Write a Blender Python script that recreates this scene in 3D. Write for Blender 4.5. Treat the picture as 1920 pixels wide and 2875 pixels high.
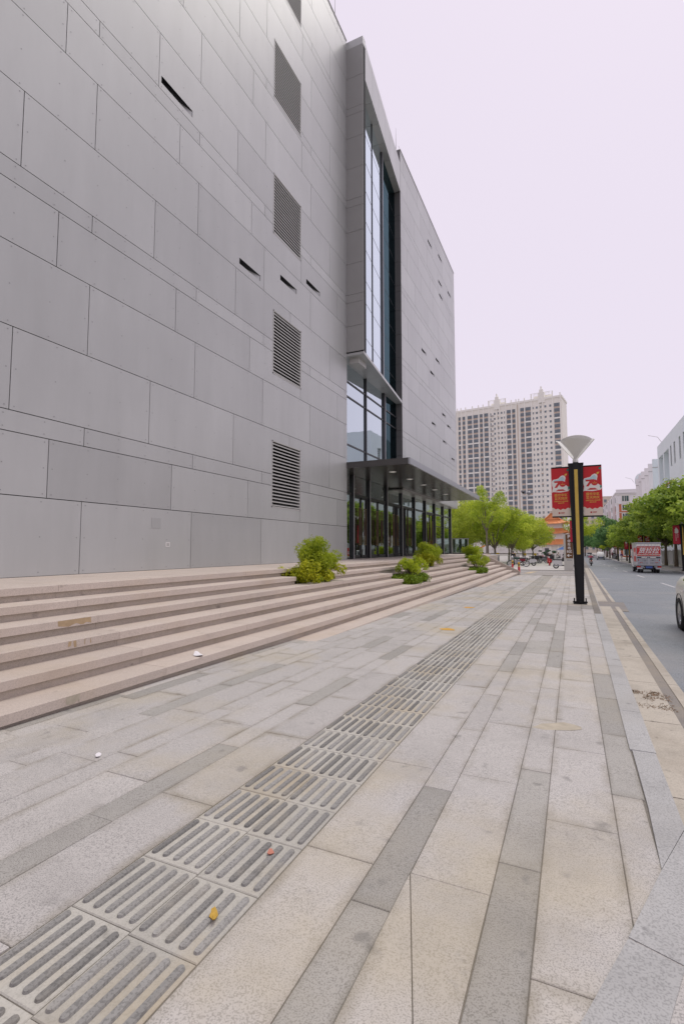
import bpy, math, random
import numpy as np
from math import sin, cos, pi, radians, atan2, sqrt
from mathutils import Vector, Matrix
random.seed(7); RNG = np.random.default_rng(7)
scene = bpy.context.scene
for o in list(bpy.data.objects): bpy.data.objects.remove(o)
COL = scene.collection

# ---------------------------------------------------------------- camera
cam_d = bpy.data.cameras.new('camera'); cam = bpy.data.objects.new('camera', cam_d); COL.objects.link(cam)
cam_d.sensor_fit = 'VERTICAL'; cam_d.sensor_height = 36.0; cam_d.lens = 36.0*1390.0/2875.0
cam_d.clip_start = 0.05; cam_d.clip_end = 6000
EYE = 1.40
PITCH = math.atan(101.0/1390.0); YAW = math.atan2(646.0, math.hypot(1390.0, 101.0))
cam.location = (0, 0, EYE); cam.rotation_euler = (pi/2+PITCH, 0, YAW)
scene.camera = cam
# ---------------------------------------------------------------- world, sun, exposure
SUN_EL, SUN_AZ = radians(69), radians(32)        # azimuth measured from +Y towards +X
w = bpy.data.worlds.new('World'); scene.world = w; w.use_nodes = True
nt = w.node_tree; nt.nodes.clear()
sky = nt.nodes.new('ShaderNodeTexSky'); sky.sky_type = 'NISHITA'; sky.sun_disc = False
sky.sun_elevation = SUN_EL; sky.sun_rotation = SUN_AZ; sky.air_density = 1.0; sky.dust_density = 3.0; sky.ozone_density = 1.0
veil = nt.nodes.new('ShaderNodeMix'); veil.data_type = 'RGBA'; veil.inputs[0].default_value = 0.90
veil.inputs[7].default_value = (8.55, 7.72, 8.85, 1)      # closed thin overcast in front of the clear sky
bg = nt.nodes.new('ShaderNodeBackground'); bg.inputs[1].default_value = 0.10
out = nt.nodes.new('ShaderNodeOutputWorld')
nt.links.new(sky.outputs[0], veil.inputs[6]); nt.links.new(veil.outputs[2], bg.inputs[0]); nt.links.new(bg.outputs[0], out.inputs[0])
sd = bpy.data.lights.new('sun', 'SUN'); sd.energy = 1.35; sd.angle = radians(40); sd.color = (1.0, 0.98, 0.88)
sun = bpy.data.objects.new('sun', sd); COL.objects.link(sun)
sdir = Vector((sin(SUN_AZ)*cos(SUN_EL), cos(SUN_AZ)*cos(SUN_EL), sin(SUN_EL)))
sun.rotation_euler = sdir.to_track_quat('Z', 'Y').to_euler(); sun.location = sdir*60
vs = scene.view_settings
vs.view_transform = 'Standard'; vs.look = 'None'; vs.exposure = 0.06; vs.gamma = 1.0; vs.use_curve_mapping = False
scene.render.resolution_x = 683; scene.render.resolution_y = 1024

# ---------------------------------------------------------------- helpers
SL = 0.0115
def zg(y):
    if y < 100: return -SL*y
    if y < 220: return -1.15-0.003*(y-100)
    return -1.51
TILT = -math.atan(SL)
def tiltx(y): return TILT if y < 100 else (-0.003 if y < 220 else 0)

class MB:
    def __init__(s): s.v=[]; s.f=[]; s.m=[]; s.sm=[]
    def add(s, vs_, fs_, m=0, sm=False):
        b=len(s.v); s.v.extend([tuple(map(float,p)) for p in vs_])
        for f in fs_: s.f.append([i+b for i in f]); s.m.append(m); s.sm.append(sm)
        return s
    def box(s, x0,x1,y0,y1,z0,z1, m=0):
        if x0>x1: x0,x1=x1,x0
        if y0>y1: y0,y1=y1,y0
        if z0>z1: z0,z1=z1,z0
        return s.add([(x0,y0,z0),(x1,y0,z0),(x1,y1,z0),(x0,y1,z0),(x0,y0,z1),(x1,y0,z1),(x1,y1,z1),(x0,y1,z1)],
            [(0,3,2,1),(4,5,6,7),(0,1,5,4),(1,2,6,5),(2,3,7,6),(3,0,4,7)], m)
    def cbox(s, x0,x1,y0,y1,z0,z1, c=.004, m=0):   # box with chamfered upper edges
        return s.add([(x0,y0,z0),(x1,y0,z0),(x1,y1,z0),(x0,y1,z0),(x0,y0,z1-c),(x1,y0,z1-c),(x1,y1,z1-c),(x0,y1,z1-c),
                      (x0+c,y0+c,z1),(x1-c,y0+c,z1),(x1-c,y1-c,z1),(x0+c,y1-c,z1)],
            [(0,3,2,1),(8,9,10,11),(0,1,5,4),(1,2,6,5),(2,3,7,6),(3,0,4,7),(4,5,9,8),(5,6,10,9),(6,7,11,10),(7,4,8,11)], m)
    def prism(s, pts, z0, z1, m=0):               # pts counter-clockwise in xy; z0/z1 may be functions of (x,y)
        f0=z0 if callable(z0) else (lambda x,y:z0); f1=z1 if callable(z1) else (lambda x,y:z1)
        n=len(pts)
        return s.add([(x,y,f0(x,y)) for x,y in pts]+[(x,y,f1(x,y)) for x,y in pts],
            [tuple(range(n-1,-1,-1)), tuple(range(n,2*n))]+[(i,(i+1)%n,(i+1)%n+n,i+n) for i in range(n)], m)
    def plate(s, pts, y0, y1, m=0):               # outline in xz (counter-clockwise seen from -y), extruded from y0 (front) to y1
        n=len(pts)
        return s.add([(x,y0,z) for x,z in pts]+[(x,y1,z) for x,z in pts],
            [tuple(range(n)), tuple(range(2*n-1,n-1,-1))]+[((i+1)%n,i,i+n,(i+1)%n+n) for i in range(n)], m)
    def tube(s, pts, rs, n=8, m=0, cap=True, sm=True):
        pts=[Vector(p) for p in pts]
        if not hasattr(rs,'__len__'): rs=[rs]*len(pts)
        b=[]; ring=[]; prev=None
        for i,p in enumerate(pts):
            d=(pts[min(i+1,len(pts)-1)]-pts[max(i-1,0)])
            d=d.normalized() if d.length>1e-9 else Vector((0,0,1))
            u=prev-d*prev.dot(d) if prev is not None else d.orthogonal()
            if u.length<1e-6: u=d.orthogonal()
            u.normalize(); prev=u; v_=d.cross(u)
            ring.append([p+(u*cos(2*pi*k/n)+v_*sin(2*pi*k/n))*rs[i] for k in range(n)])
        vs_=[q for r in ring for q in r]
        fs_=[(i*n+k,i*n+(k+1)%n,(i+1)*n+(k+1)%n,(i+1)*n+k) for i in range(len(pts)-1) for k in range(n)]
        s.add(vs_,fs_,m,sm)
        if cap:
            s.add(ring[0],[tuple(range(n-1,-1,-1))],m); s.add(ring[-1],[tuple(range(n))],m)
        return s
    def lathe(s, prof, c=(0,0,0), ax='z', n=16, m=0, sm=True):   # prof [(r,h)]
        vs_=[]
        for r,h in prof:
            for k in range(n):
                a=2*pi*k/n; p=(r*cos(a),r*sin(a),h)
                if ax=='x': p=(p[2],p[0],p[1])
                elif ax=='y': p=(p[0],-p[2],p[1])
                vs_.append((p[0]+c[0],p[1]+c[1],p[2]+c[2]))
        fs_=[(i*n+k,i*n+(k+1)%n,(i+1)*n+(k+1)%n,(i+1)*n+k) for i in range(len(prof)-1) for k in range(n)]
        return s.add(vs_,fs_,m,sm)
    def ball(s, c, r, n=10, m=0):
        rx,ry,rz = r if hasattr(r,'__len__') else (r,r,r)
        vs_=[];k2=n//2+1
        for i in range(k2+1):
            t=pi*i/k2
            for k in range(n): vs_.append((c[0]+rx*sin(t)*cos(2*pi*k/n),c[1]+ry*sin(t)*sin(2*pi*k/n),c[2]-rz*cos(t)))
        return s.add(vs_,[(i*n+k,i*n+(k+1)%n,(i+1)*n+(k+1)%n,(i+1)*n+k) for i in range(k2) for k in range(n)],m,True)
    def mesh(s, name, mats):
        me=bpy.data.meshes.new(name); me.from_pydata(s.v,[],s.f)
        for mt in (mats if isinstance(mats,(list,tuple)) else [mats]): me.materials.append(mt)
        me.polygons.foreach_set('material_index', s.m); me.polygons.foreach_set('use_smooth', s.sm)
        me.update(); return me
    def build(s, name, mats, parent=None, loc=(0,0,0), rot=(0,0,0)):
        return obj(name, s.mesh(name,mats), parent, loc, rot)
def obj(name, me, parent=None, loc=(0,0,0), rot=(0,0,0), scale=(1,1,1)):
    o=bpy.data.objects.new(name, me); COL.objects.link(o); o.parent=parent
    o.location=loc; o.rotation_euler=rot; o.scale=scale; return o
def empty(name, loc=(0,0,0), rot=(0,0,0)):
    o=obj(name,None,None,loc,rot); o.empty_display_size=.2; return o
def tag(o, label, cat, group=None, kind=None):
    o['label']=label; o['category']=cat
    if group: o['group']=group
    if kind: o['kind']=kind
    return o
def struct(o): o['kind']='structure'; return o
def copy_tree(src, loc=None, rot=None, parent=None, swap=None):
    c=src.copy(); COL.objects.link(c); c.parent=parent
    if loc is not None: c.location=loc
    if rot is not None: c.rotation_euler=rot
    if swap and c.data is not None and src.data is not None:
        ms=[m.name for m in src.data.materials]
        if any(n in swap for n in ms):
            key=(src.data.name,tuple(sorted(swap)),tuple(swap[k].name for k in sorted(swap)))
            if key not in SWAP:
                d=src.data.copy()
                for i,n in enumerate(ms):
                    if n in swap: d.materials[i]=swap[n]
                SWAP[key]=d
            c.data=SWAP[key]
    for ch in KIDS(src): copy_tree(ch, None, None, c, swap)
    return c
SWAP={}
def KIDS(o): return [x for x in ALLOBJ() if x.parent==o]
def ALLOBJ(): return list(bpy.data.objects)
TXT={}
def text_mesh(s, size, mat, shear=0.0, extrude=0.001, bold=0.0):
    key=(s,size,mat.name,shear,bold)
    if key in TXT: return TXT[key]
    cu=bpy.data.curves.new('lettering','FONT'); cu.body=s; cu.size=size; cu.align_x='CENTER'; cu.align_y='CENTER'
    cu.extrude=extrude; cu.shear=shear; cu.offset=bold; cu.resolution_u=3
    t=bpy.data.objects.new('lettering_source',cu); COL.objects.link(t)
    bpy.context.view_layer.update()
    dg=bpy.context.evaluated_depsgraph_get()
    me=bpy.data.meshes.new_from_object(t.evaluated_get(dg)); bpy.data.objects.remove(t)
    me.materials.clear(); me.materials.append(mat); TXT[key]=me
    return me
FRONT=(pi/2,0,0)      # lettering that faces -y

# ---------------------------------------------------------------- materials
def new_mat(name):
    m=bpy.data.materials.new(name); m.use_nodes=True; n=m.node_tree
    return m,n,n.nodes['Principled BSDF']
def plain(name, col, rough=.6, metal=0.0, spec=.5, noise=0.0, scale=20, emit=None, bump=0.0, coat=0):
    m,n,b=new_mat(name); b.inputs['Roughness'].default_value=rough; b.inputs['Metallic'].default_value=metal
    b.inputs['Specular IOR Level'].default_value=spec; b.inputs['Base Color'].default_value=(*col,1)
    if coat: b.inputs['Coat Weight'].default_value=coat; b.inputs['Coat Roughness'].default_value=.05
    if noise or bump:
        g=n.nodes.new('ShaderNodeNewGeometry'); t=n.nodes.new('ShaderNodeTexNoise'); t.inputs['Scale'].default_value=scale; t.inputs['Detail'].default_value=5
        n.links.new(g.outputs['Position'],t.inputs['Vector'])
        if noise:
            mx=n.nodes.new('ShaderNodeMix'); mx.data_type='RGBA'
            mx.inputs[6].default_value=(*[c*(1-noise) for c in col],1); mx.inputs[7].default_value=(*[min(1,c*(1+noise)) for c in col],1)
            n.links.new(t.outputs[0],mx.inputs[0]); n.links.new(mx.outputs[2],b.inputs['Base Color'])
        if bump:
            bp=n.nodes.new('ShaderNodeBump'); bp.inputs['Strength'].default_value=bump; bp.inputs['Distance'].default_value=.01
            n.links.new(t.outputs[0],bp.inputs['Height']); n.links.new(bp.outputs[0],b.inputs['Normal'])
    if emit: b.inputs['Emission Color'].default_value=(*emit[0],1); b.inputs['Emission Strength'].default_value=emit[1]
    return m
def N(n, typ, **kw):
    x=n.nodes.new(typ)
    for k,v in kw.items(): setattr(x,k,v)
    return x
def granite(name, col, dark=None, speck=150, speck_amt=.35, stain=(.40,.33,.22), stain_amt=.35, rnd=.12, grime=.35, rough=.75, bump=.25, sscale=.55, smask=(.52,.70), edge=0):
    m,n,b=new_mat(name); L=n.links.new
    g=N(n,'ShaderNodeNewGeometry'); P_=g.outputs['Position']
    def noise(scale,det=3,rough_=.55,off=None):
        t=N(n,'ShaderNodeTexNoise'); t.inputs['Scale'].default_value=scale; t.inputs['Detail'].default_value=det; t.inputs['Roughness'].default_value=rough_
        if off:
            va=N(n,'ShaderNodeVectorMath'); va.operation='ADD'; va.inputs[1].default_value=off; L(P_,va.inputs[0]); L(va.outputs[0],t.inputs['Vector'])
        else: L(P_,t.inputs['Vector'])
        return t.outputs[0]
    def ramp(s,a,b2):
        r=N(n,'ShaderNodeMapRange'); r.inputs[1].default_value=a; r.inputs[2].default_value=b2; L(s,r.inputs[0]); return r.outputs[0]
    def mixc(f,A,B,blend='MIX',fac=None):
        x=N(n,'ShaderNodeMix'); x.data_type='RGBA'; x.blend_type=blend
        if fac is not None:
            q=N(n,'ShaderNodeMath'); q.operation='MULTIPLY'; q.inputs[1].default_value=fac; L(f,q.inputs[0]); f=q.outputs[0]
        L(f,x.inputs[0])
        for i,c in ((6,A),(7,B)):
            if isinstance(c,tuple): x.inputs[i].default_value=(*c,1)
            else: L(c,x.inputs[i])
        return x.outputs[2]
    dark=dark or tuple(c*.45 for c in col)
    sp=ramp(noise(speck,1,.5),.50,.60)
    c=mixc(sp,col,dark,fac=speck_amt)
    sp2=ramp(noise(speck*.31,3,.6,(3,7,1)),.42,.72)
    c=mixc(sp2,c,tuple(min(1,q*1.13) for q in col),fac=.45)
    oi=N(n,'ShaderNodeObjectInfo'); mr=N(n,'ShaderNodeMapRange'); mr.inputs[3].default_value=1-rnd; mr.inputs[4].default_value=1+rnd*.8
    L(oi.outputs['Random'],mr.inputs[0])
    vm=N(n,'ShaderNodeVectorMath'); vm.operation='SCALE'; L(c,vm.inputs[0]); L(mr.outputs[0],vm.inputs['Scale']); c=vm.outputs[0]
    if stain_amt:
        st=ramp(noise(sscale,6,.6,(11,2,5)),*smask); c=mixc(st,c,stain,fac=stain_amt)
    if grime:
        gr=ramp(noise(sscale*2.3,7,.68,(5,1,9)),.50,.78); c=mixc(gr,c,tuple(q*.42 for q in col),fac=grime)
        sp3=ramp(noise(6.0,4,.55,(2,2,2)),.64,.74); c=mixc(sp3,c,tuple(q*.38 for q in col),fac=grime*1.5)
        if edge:
            tc=N(n,'ShaderNodeTexCoord'); sx=N(n,'ShaderNodeSeparateXYZ'); L(tc.outputs['Object'],sx.inputs[0]); L(oi.outputs['Random'],sx.inputs[0]) if False else None
            tg=N(n,'ShaderNodeSeparateXYZ'); L(tc.outputs['Generated'],tg.inputs[0])
            def edgem(o_,wd):
                a_=N(n,'ShaderNodeMath'); a_.operation='SUBTRACT'; L(o_,a_.inputs[0]); a_.inputs[1].default_value=.5
                b_=N(n,'ShaderNodeMath'); b_.operation='ABSOLUTE'; L(a_.outputs[0],b_.inputs[0]); return ramp(b_.outputs[0],.5-wd,.5)
            e1=edgem(tg.outputs['X'],.16); e2=edgem(tg.outputs['Y'],.06)
            mxx=N(n,'ShaderNodeMath'); mxx.operation='MAXIMUM'; L(e1,mxx.inputs[0]); L(e2,mxx.inputs[1])
            pw=N(n,'ShaderNodeMath'); pw.operation='MULTIPLY'; L(mxx.outputs[0],pw.inputs[0]); L(ramp(noise(2.6,5,.65,(8,3,4)),.40,.66),pw.inputs[1])
            c=mixc(pw.outputs[0],c,tuple(q*.45 for q in stain) if isinstance(stain,tuple) else stain,fac=edge)
    L(c,b.inputs['Base Color']); b.inputs['Roughness'].default_value=rough; b.inputs['Specular IOR Level'].default_value=.35
    bp=N(n,'ShaderNodeBump'); bp.inputs['Strength'].default_value=bump; bp.inputs['Distance'].default_value=.004
    L(noise(speck*.6,3,.6),bp.inputs['Height']); L(bp.outputs[0],b.inputs['Normal'])
    return m
def leafmat(name, a, b_, trans=.35):
    m,n,b=new_mat(name); L=n.links.new
    at=N(n,'ShaderNodeAttribute'); at.attribute_name='tone'
    mx=N(n,'ShaderNodeMix'); mx.data_type='RGBA'; mx.inputs[6].default_value=(*a,1); mx.inputs[7].default_value=(*b_,1)
    L(at.outputs['Fac'],mx.inputs[0])
    oi=N(n,'ShaderNodeObjectInfo'); hs=N(n,'ShaderNodeHueSaturation'); mr=N(n,'ShaderNodeMapRange'); mr.inputs[3].default_value=.85; mr.inputs[4].default_value=1.15
    L(oi.outputs['Random'],mr.inputs[0]); L(mr.outputs[0],hs.inputs['Value']); L(mx.outputs[2],hs.inputs['Color'])
    L(hs.outputs[0],b.inputs['Base Color']); b.inputs['Roughness'].default_value=.5; b.inputs['Specular IOR Level'].default_value=.3
    tr=N(n,'ShaderNodeBsdfTranslucent'); L(hs.outputs[0],tr.inputs[0])
    ms=N(n,'ShaderNodeMixShader'); ms.inputs[0].default_value=trans
    L(b.outputs[0],ms.inputs[1]); L(tr.outputs[0],ms.inputs[2]); L(ms.outputs[0],n.nodes['Material Output'].inputs[0])
    return m
def glassmat(name, refl=.5, tint=(.80,.88,.95), thru=(.25,.33,.33), fres=True):
    m,n,b=new_mat(name); n.nodes.remove(b); L=n.links.new
    gl=N(n,'ShaderNodeBsdfGlossy'); gl.inputs[0].default_value=(*tint,1); gl.inputs['Roughness'].default_value=.015
    tp=N(n,'ShaderNodeBsdfTransparent'); tp.inputs[0].default_value=(*thru,1)
    fr=N(n,'ShaderNodeFresnel'); fr.inputs[0].default_value=1.5
    ad=N(n,'ShaderNodeMath'); ad.operation='ADD'; ad.use_clamp=True; ad.inputs[1].default_value=refl; L(fr.outputs[0],ad.inputs[0])
    ms=N(n,'ShaderNodeMixShader'); L(ad.outputs[0],ms.inputs[0]); L(tp.outputs[0],ms.inputs[1]); L(gl.outputs[0],ms.inputs[2])
    # slight waviness of the sheets
    g=N(n,'ShaderNodeNewGeometry'); t=N(n,'ShaderNodeTexNoise'); t.inputs['Scale'].default_value=.9; L(g.outputs['Position'],t.inputs['Vector'])
    bp=N(n,'ShaderNodeBump'); bp.inputs['Strength'].default_value=.10; bp.inputs['Distance'].default_value=.02; L(t.outputs[0],bp.inputs['Height']); L(bp.outputs[0],gl.inputs['Normal'])
    L(ms.outputs[0],n.nodes['Material Output'].inputs[0]); return m

M={}
M['panel']=None
def panelmat():
    m,n,b=new_mat('fibre_cement_panel'); L=n.links.new
    g=N(n,'ShaderNodeNewGeometry'); mp=N(n,'ShaderNodeMapping'); mp.inputs['Scale'].default_value=(1,1.6,.30); L(g.outputs['Position'],mp.inputs[0])
    t=N(n,'ShaderNodeTexNoise'); t.inputs['Scale'].default_value=1.3; t.inputs['Detail'].default_value=7; t.inputs['Roughness'].default_value=.6; L(mp.outputs[0],t.inputs['Vector'])
    t2=N(n,'ShaderNodeTexNoise'); t2.inputs['Scale'].default_value=.35; t2.inputs['Detail'].default_value=5; L(g.outputs['Position'],t2.inputs['Vector'])
    t3=N(n,'ShaderNodeTexNoise'); t3.inputs['Scale'].default_value=60; t3.inputs['Detail'].default_value=2; L(g.outputs['Position'],t3.inputs['Vector'])
    oi=N(n,'ShaderNodeObjectInfo')
    base=(.388,.398,.386)
    mx=N(n,'ShaderNodeMix'); mx.data_type='RGBA'; mx.inputs[6].default_value=(base[0]*.87,base[1]*.87,base[2]*.87,1); mx.inputs[7].default_value=(base[0]*1.12,base[1]*1.12,base[2]*1.13,1); L(t.outputs[0],mx.inputs[0])
    mx2=N(n,'ShaderNodeMix'); mx2.data_type='RGBA'; mx2.blend_type='MULTIPLY'; mx2.inputs[0].default_value=1
    mr=N(n,'ShaderNodeMapRange'); mr.inputs[1].default_value=.3; mr.inputs[2].default_value=.7; mr.inputs[3].default_value=.93; mr.inputs[4].default_value=1.07; L(t2.outputs[0],mr.inputs[0])
    L(mx.outputs[2],mx2.inputs[6]); L(mr.outputs[0],mx2.inputs[7])
    mr2=N(n,'ShaderNodeMapRange'); mr2.inputs[3].default_value=.90; mr2.inputs[4].default_value=1.07; L(oi.outputs['Random'],mr2.inputs[0])
    vm=N(n,'ShaderNodeVectorMath'); vm.operation='SCALE'; L(mx2.outputs[2],vm.inputs[0]); L(mr2.outputs[0],vm.inputs['Scale'])
    L(vm.outputs[0],b.inputs['Base Color']); b.inputs['Roughness'].default_value=.5; b.inputs['Specular IOR Level'].default_value=.5; b.inputs['Coat Weight'].default_value=.85; b.inputs['Coat Roughness'].default_value=.30; b.inputs['Coat IOR'].default_value=1.75
    bp=N(n,'ShaderNodeBump'); bp.inputs['Strength'].default_value=.06; bp.inputs['Distance'].default_value=.004; L(t3.outputs[0],bp.inputs['Height']); L(bp.outputs[0],b.inputs['Normal'])
    return m
M['panel']=panelmat()
M['joint']=plain('joint_backing',(.035,.035,.037),.9)  # near-black backing that shows through the open joints
M['rivet']=plain('rivet_head',(.25,.25,.25),.5)
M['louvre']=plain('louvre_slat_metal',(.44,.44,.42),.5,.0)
M['slat_shaded']=plain('louvre_slat_shaded',(.17,.17,.165),.6)  # same slat metal, shade of the deep gaps put into its colour
M['dark']=plain('dark_void',(.012,.012,.014),.9)
M['mull']=plain('black_mullion_metal',(.022,.023,.026),.38,.0,.6)
M['alu']=plain('pale_aluminium_edge',(.42,.42,.44),.35,.6)
M['glass']=glassmat('coated_facade_glass',.60,(.84,.94,1.0),(.14,.20,.22))
M['doorglass']=glassmat('clear_door_glass',.36,(.86,.97,.92),(.42,.50,.47))
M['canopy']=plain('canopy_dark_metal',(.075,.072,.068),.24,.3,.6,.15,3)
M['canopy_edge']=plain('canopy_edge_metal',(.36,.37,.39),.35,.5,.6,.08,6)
M['lampdisc']=plain('downlight_glass',(.8,.8,.75),.4,emit=((1,.96,.88),.25))
M['wood']=plain('dark_red_handle_wood',(.05,.012,.010),.4)
M['brass']=plain('aged_brass',(.19,.13,.055),.4,.6)
M['interior']=plain('interior_dim',(.10,.095,.09),.8)
M['interior_floor']=plain('interior_floor_stone',(.22,.21,.20),.3)
M['slab_w']=granite('light_granite_paving',(.500,.480,.455),dark=(.16,.155,.15),speck=170,speck_amt=.58,stain=(.45,.385,.245),stain_amt=.46,rnd=.07,grime=.36,edge=.55,smask=(.50,.66))
M['slab_d']=granite('grey_granite_paving',(.395,.382,.352),dark=(.13,.125,.115),speck=170,speck_amt=.55,stain=(.36,.32,.23),stain_amt=.40,rnd=.13,grime=.36,edge=.5)
M['step']=granite('beige_granite_step',(.57,.495,.43),speck=140,speck_amt=.35,stain=(.47,.36,.23),stain_amt=.25,rnd=.07,grime=.22,sscale=.9)
M['riser']=granite('beige_granite_riser',(.46,.405,.345),speck=140,speck_amt=.4,stain=(.38,.31,.2),stain_amt=.35,rnd=.07,grime=.40,sscale=1.1)
M['tact']=granite('pale_tactile_tile',(.465,.45,.40),speck=120,speck_amt=.22,stain=(.45,.36,.22),stain_amt=.5,rnd=.10,grime=.34,sscale=1.3,smask=(.46,.66))
M['bar']=granite('dark_tactile_bar',(.265,.26,.245),speck=110,speck_amt=.55,stain=(.36,.33,.27),stain_amt=.6,rnd=.35,grime=.3,sscale=3)
M['kerb']=granite('blue_grey_kerb_granite',(.43,.43,.42),speck=120,speck_amt=.5,stain=(.36,.345,.31),stain_amt=.5,rnd=.04,grime=.45)
M['gutter']=granite('beige_gutter_concrete',(.47,.43,.36),speck=90,speck_amt=.3,stain=(.25,.21,.16),stain_amt=.5,rnd=.07,grime=.5,sscale=.9)
M['gutter_dark']=granite('stained_gutter_joint',(.23,.215,.20),speck=90,speck_amt=.3,rnd=.06)
M['mortar']=granite('grey_mortar',(.21,.195,.17),speck=60,speck_amt=.3,rnd=0)
M['asphalt']=granite('asphalt',(.235,.257,.275),dark=(.07,.073,.08),speck=75,speck_amt=.55,stain=(.30,.295,.285),stain_amt=.5,rnd=0,grime=.34,rough=.72,bump=.5,sscale=.35)
M['plaza']=granite('pale_plaza_concrete',(.48,.462,.43),speck=50,speck_amt=.1,stain=(.36,.33,.31),stain_amt=.4,rnd=.04,grime=.2,sscale=.25)
M['drive']=granite('driveway_setts',(.34,.32,.31),speck=70,speck_amt=.3,rnd=.12)
M['paint']=plain('road_paint_white',(.46,.46,.47),.7,noise=.3,scale=14)
M['ypaint']=plain('kerb_paint_yellow',(.50,.40,.24),.7,noise=.35,scale=6)
M['ground']=plain('bare_ground',(.20,.185,.16),.9,noise=.3,scale=.6)
M['soil']=plain('dark_planter_soil',(.05,.035,.02),.95,noise=.5,scale=30)
M['bark']=plain('tree_bark',(.115,.088,.062),.9,noise=.45,scale=9,bump=.6)
M['bark2']=plain('grey_bark',(.20,.17,.14),.9,noise=.35,scale=12,bump=.5)
M['leafR']=leafmat('street_tree_leaf',(.045,.135,.020),(.56,.70,.09),.44)
M['leafD']=leafmat('dark_street_tree_leaf',(.040,.125,.045),(.20,.38,.11),.36)
M['leafL']=leafmat('yellow_green_tree_leaf',(.23,.33,.030),(.80,.88,.12),.50)
M['leafG']=leafmat('mid_green_tree_leaf',(.17,.30,.03),(.76,.84,.09),.50)
M['leafS']=leafmat('clipped_shrub_leaf',(.20,.31,.010),(.70,.78,.06),.44)
M['leafS2']=leafmat('low_hedge_leaf',(.04,.13,.008),(.34,.46,.03),.34)
M['leafY']=leafmat('yellow_hedge_leaf',(.13,.21,.006),(.62,.62,.03),.36)
M['pine']=leafmat('pine_leaf',(.016,.055,.022),(.05,.13,.05),.2)
M['white']=plain('white_paint',(.72,.73,.74),.35,noise=.05,scale=3)
M['carwhite']=plain('white_car_paint',(.80,.81,.78),.35,spec=.4,coat=.3)
M['tyre']=plain('black_rubber',(.018,.018,.02),.8)
M['rim']=plain('alloy_rim',(.40,.41,.43),.3,.8)
M['blackpole']=plain('black_lamp_pole',(.008,.009,.010),.55,.0,.35)
M['gold']=plain('golden_lamp_panel',(.56,.39,.065),.55,noise=.18,scale=9)
M['shade']=plain('white_lamp_shade',(.66,.66,.61),.45)
M['red']=plain('banner_red',(.50,.006,.010),.55,noise=.06,scale=4)
M['darkred']=plain('banner_dark_red',(.38,.012,.012),.55)
M['magenta']=plain('banner_crimson',(.46,.006,.028),.55,noise=.06,scale=4)
M['cream']=plain('banner_cream',(.66,.56,.46),.6)
M['skyblue']=plain('banner_pale_blue',(.42,.58,.62),.6)
M['bannerwhite']=plain('banner_white',(.74,.72,.66),.6)
M['goldtext']=plain('banner_gold_print',(.66,.42,.06),.5)
M['greenprint']=plain('banner_green_print',(.05,.25,.18),.6)
M['redprint']=plain('truck_red_print',(.50,.014,.012),.45)
M['brown']=plain('sign_brown',(.135,.058,.014),.5)
M['signpost']=plain('sign_post_grey',(.56,.55,.50),.5,noise=.05,scale=3)
M['textwhite']=plain('sign_white_print',(.80,.79,.76),.5)
M['truckgrey']=plain('truck_box_silver',(.42,.43,.44),.35,.3,noise=.06,scale=4)
M['winglass']=plain('vehicle_window',(.035,.045,.055),.08,0,.8)
M['redlens']=plain('red_lamp_lens',(.42,.02,.012),.25)
M['plate']=plain('blue_number_plate',(.045,.10,.34),.4)
M['chrome']=plain('chrome',(.62,.62,.64),.15,1.0)
M['blackplastic']=plain('black_plastic',(.018,.018,.02),.5)
M['bikered']=plain('scooter_red',(.48,.014,.014),.25,coat=.5)
M['bikewhite']=plain('scooter_white',(.60,.60,.60),.3,coat=.4)
M['bikegreen']=plain('dark_green_tank',(.018,.055,.045),.25,coat=.5)
M['bikesilver']=plain('scooter_silver',(.30,.31,.33),.3,.5)
M['orangeroof']=plain('orange_glazed_tile',(.74,.30,.12),.40,noise=.16,scale=2.5)
M['pagwall']=plain('pagoda_white_wall',(.76,.72,.71),.8,noise=.05,scale=.4)
M['towerwall']=plain('tower_cream_render',(.87,.845,.77),.85,noise=.04,scale=.25)
M['towertrim']=plain('tower_pale_trim',(.90,.885,.82),.85)
M['spandrel']=plain('tower_red_brown_spandrel',(.56,.45,.37),.8,noise=.12,scale=.7)
M['towerglass']=plain('tower_window_glass',(.13,.17,.20),.10,0,1.0,noise=.5,scale=.35)
M['towerframe']=plain('tower_window_frame',(.09,.095,.10),.5)
M['acunit']=plain('air_conditioner_white',(.46,.45,.44),.6)
M['whitewall']=plain('pale_blue_white_render',(.72,.78,.80),.8,noise=.06,scale=.3)
M['whitewall2']=plain('pinkish_white_render',(.78,.755,.76),.8,noise=.05,scale=.3)
M['brick']=plain('red_brick_render',(.50,.155,.07),.85,noise=.12,scale=1.2)
M['beigewall']=plain('beige_render',(.66,.585,.50),.85,noise=.07,scale=.3)
M['grnglass']=plain('green_tinted_window',(.04,.085,.08),.15,0,.7)
M['fencewall']=plain('white_compound_wall',(.46,.455,.46),.85,noise=.2,scale=1.5)
M['steel']=plain('stainless_rail',(.45,.45,.45),.3,.7)
M['skin']=plain('skin',(.44,.25,.17),.6)
M['hair']=plain('black_hair',(.012,.010,.009),.6)
M['clothblack']=plain('black_cloth',(.014,.014,.017),.85)
M['clothgrey']=plain('grey_cloth',(.12,.12,.13),.85)
M['clothpurple']=plain('purple_cloth',(.12,.04,.22),.85)
M['clothpink']=plain('pink_cloth',(.55,.10,.17),.85)
M['clothwhite']=plain('white_cloth',(.60,.56,.54),.85)
M['clothred']=plain('maroon_cloth',(.20,.02,.035),.85)
M['bollardred']=plain('red_bollard',(.52,.02,.03),.5)
M['bollardyel']=plain('yellow_reflective_band',(.62,.36,.03),.5)
M['paper']=plain('white_litter_paper',(.76,.74,.75),.8)
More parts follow.
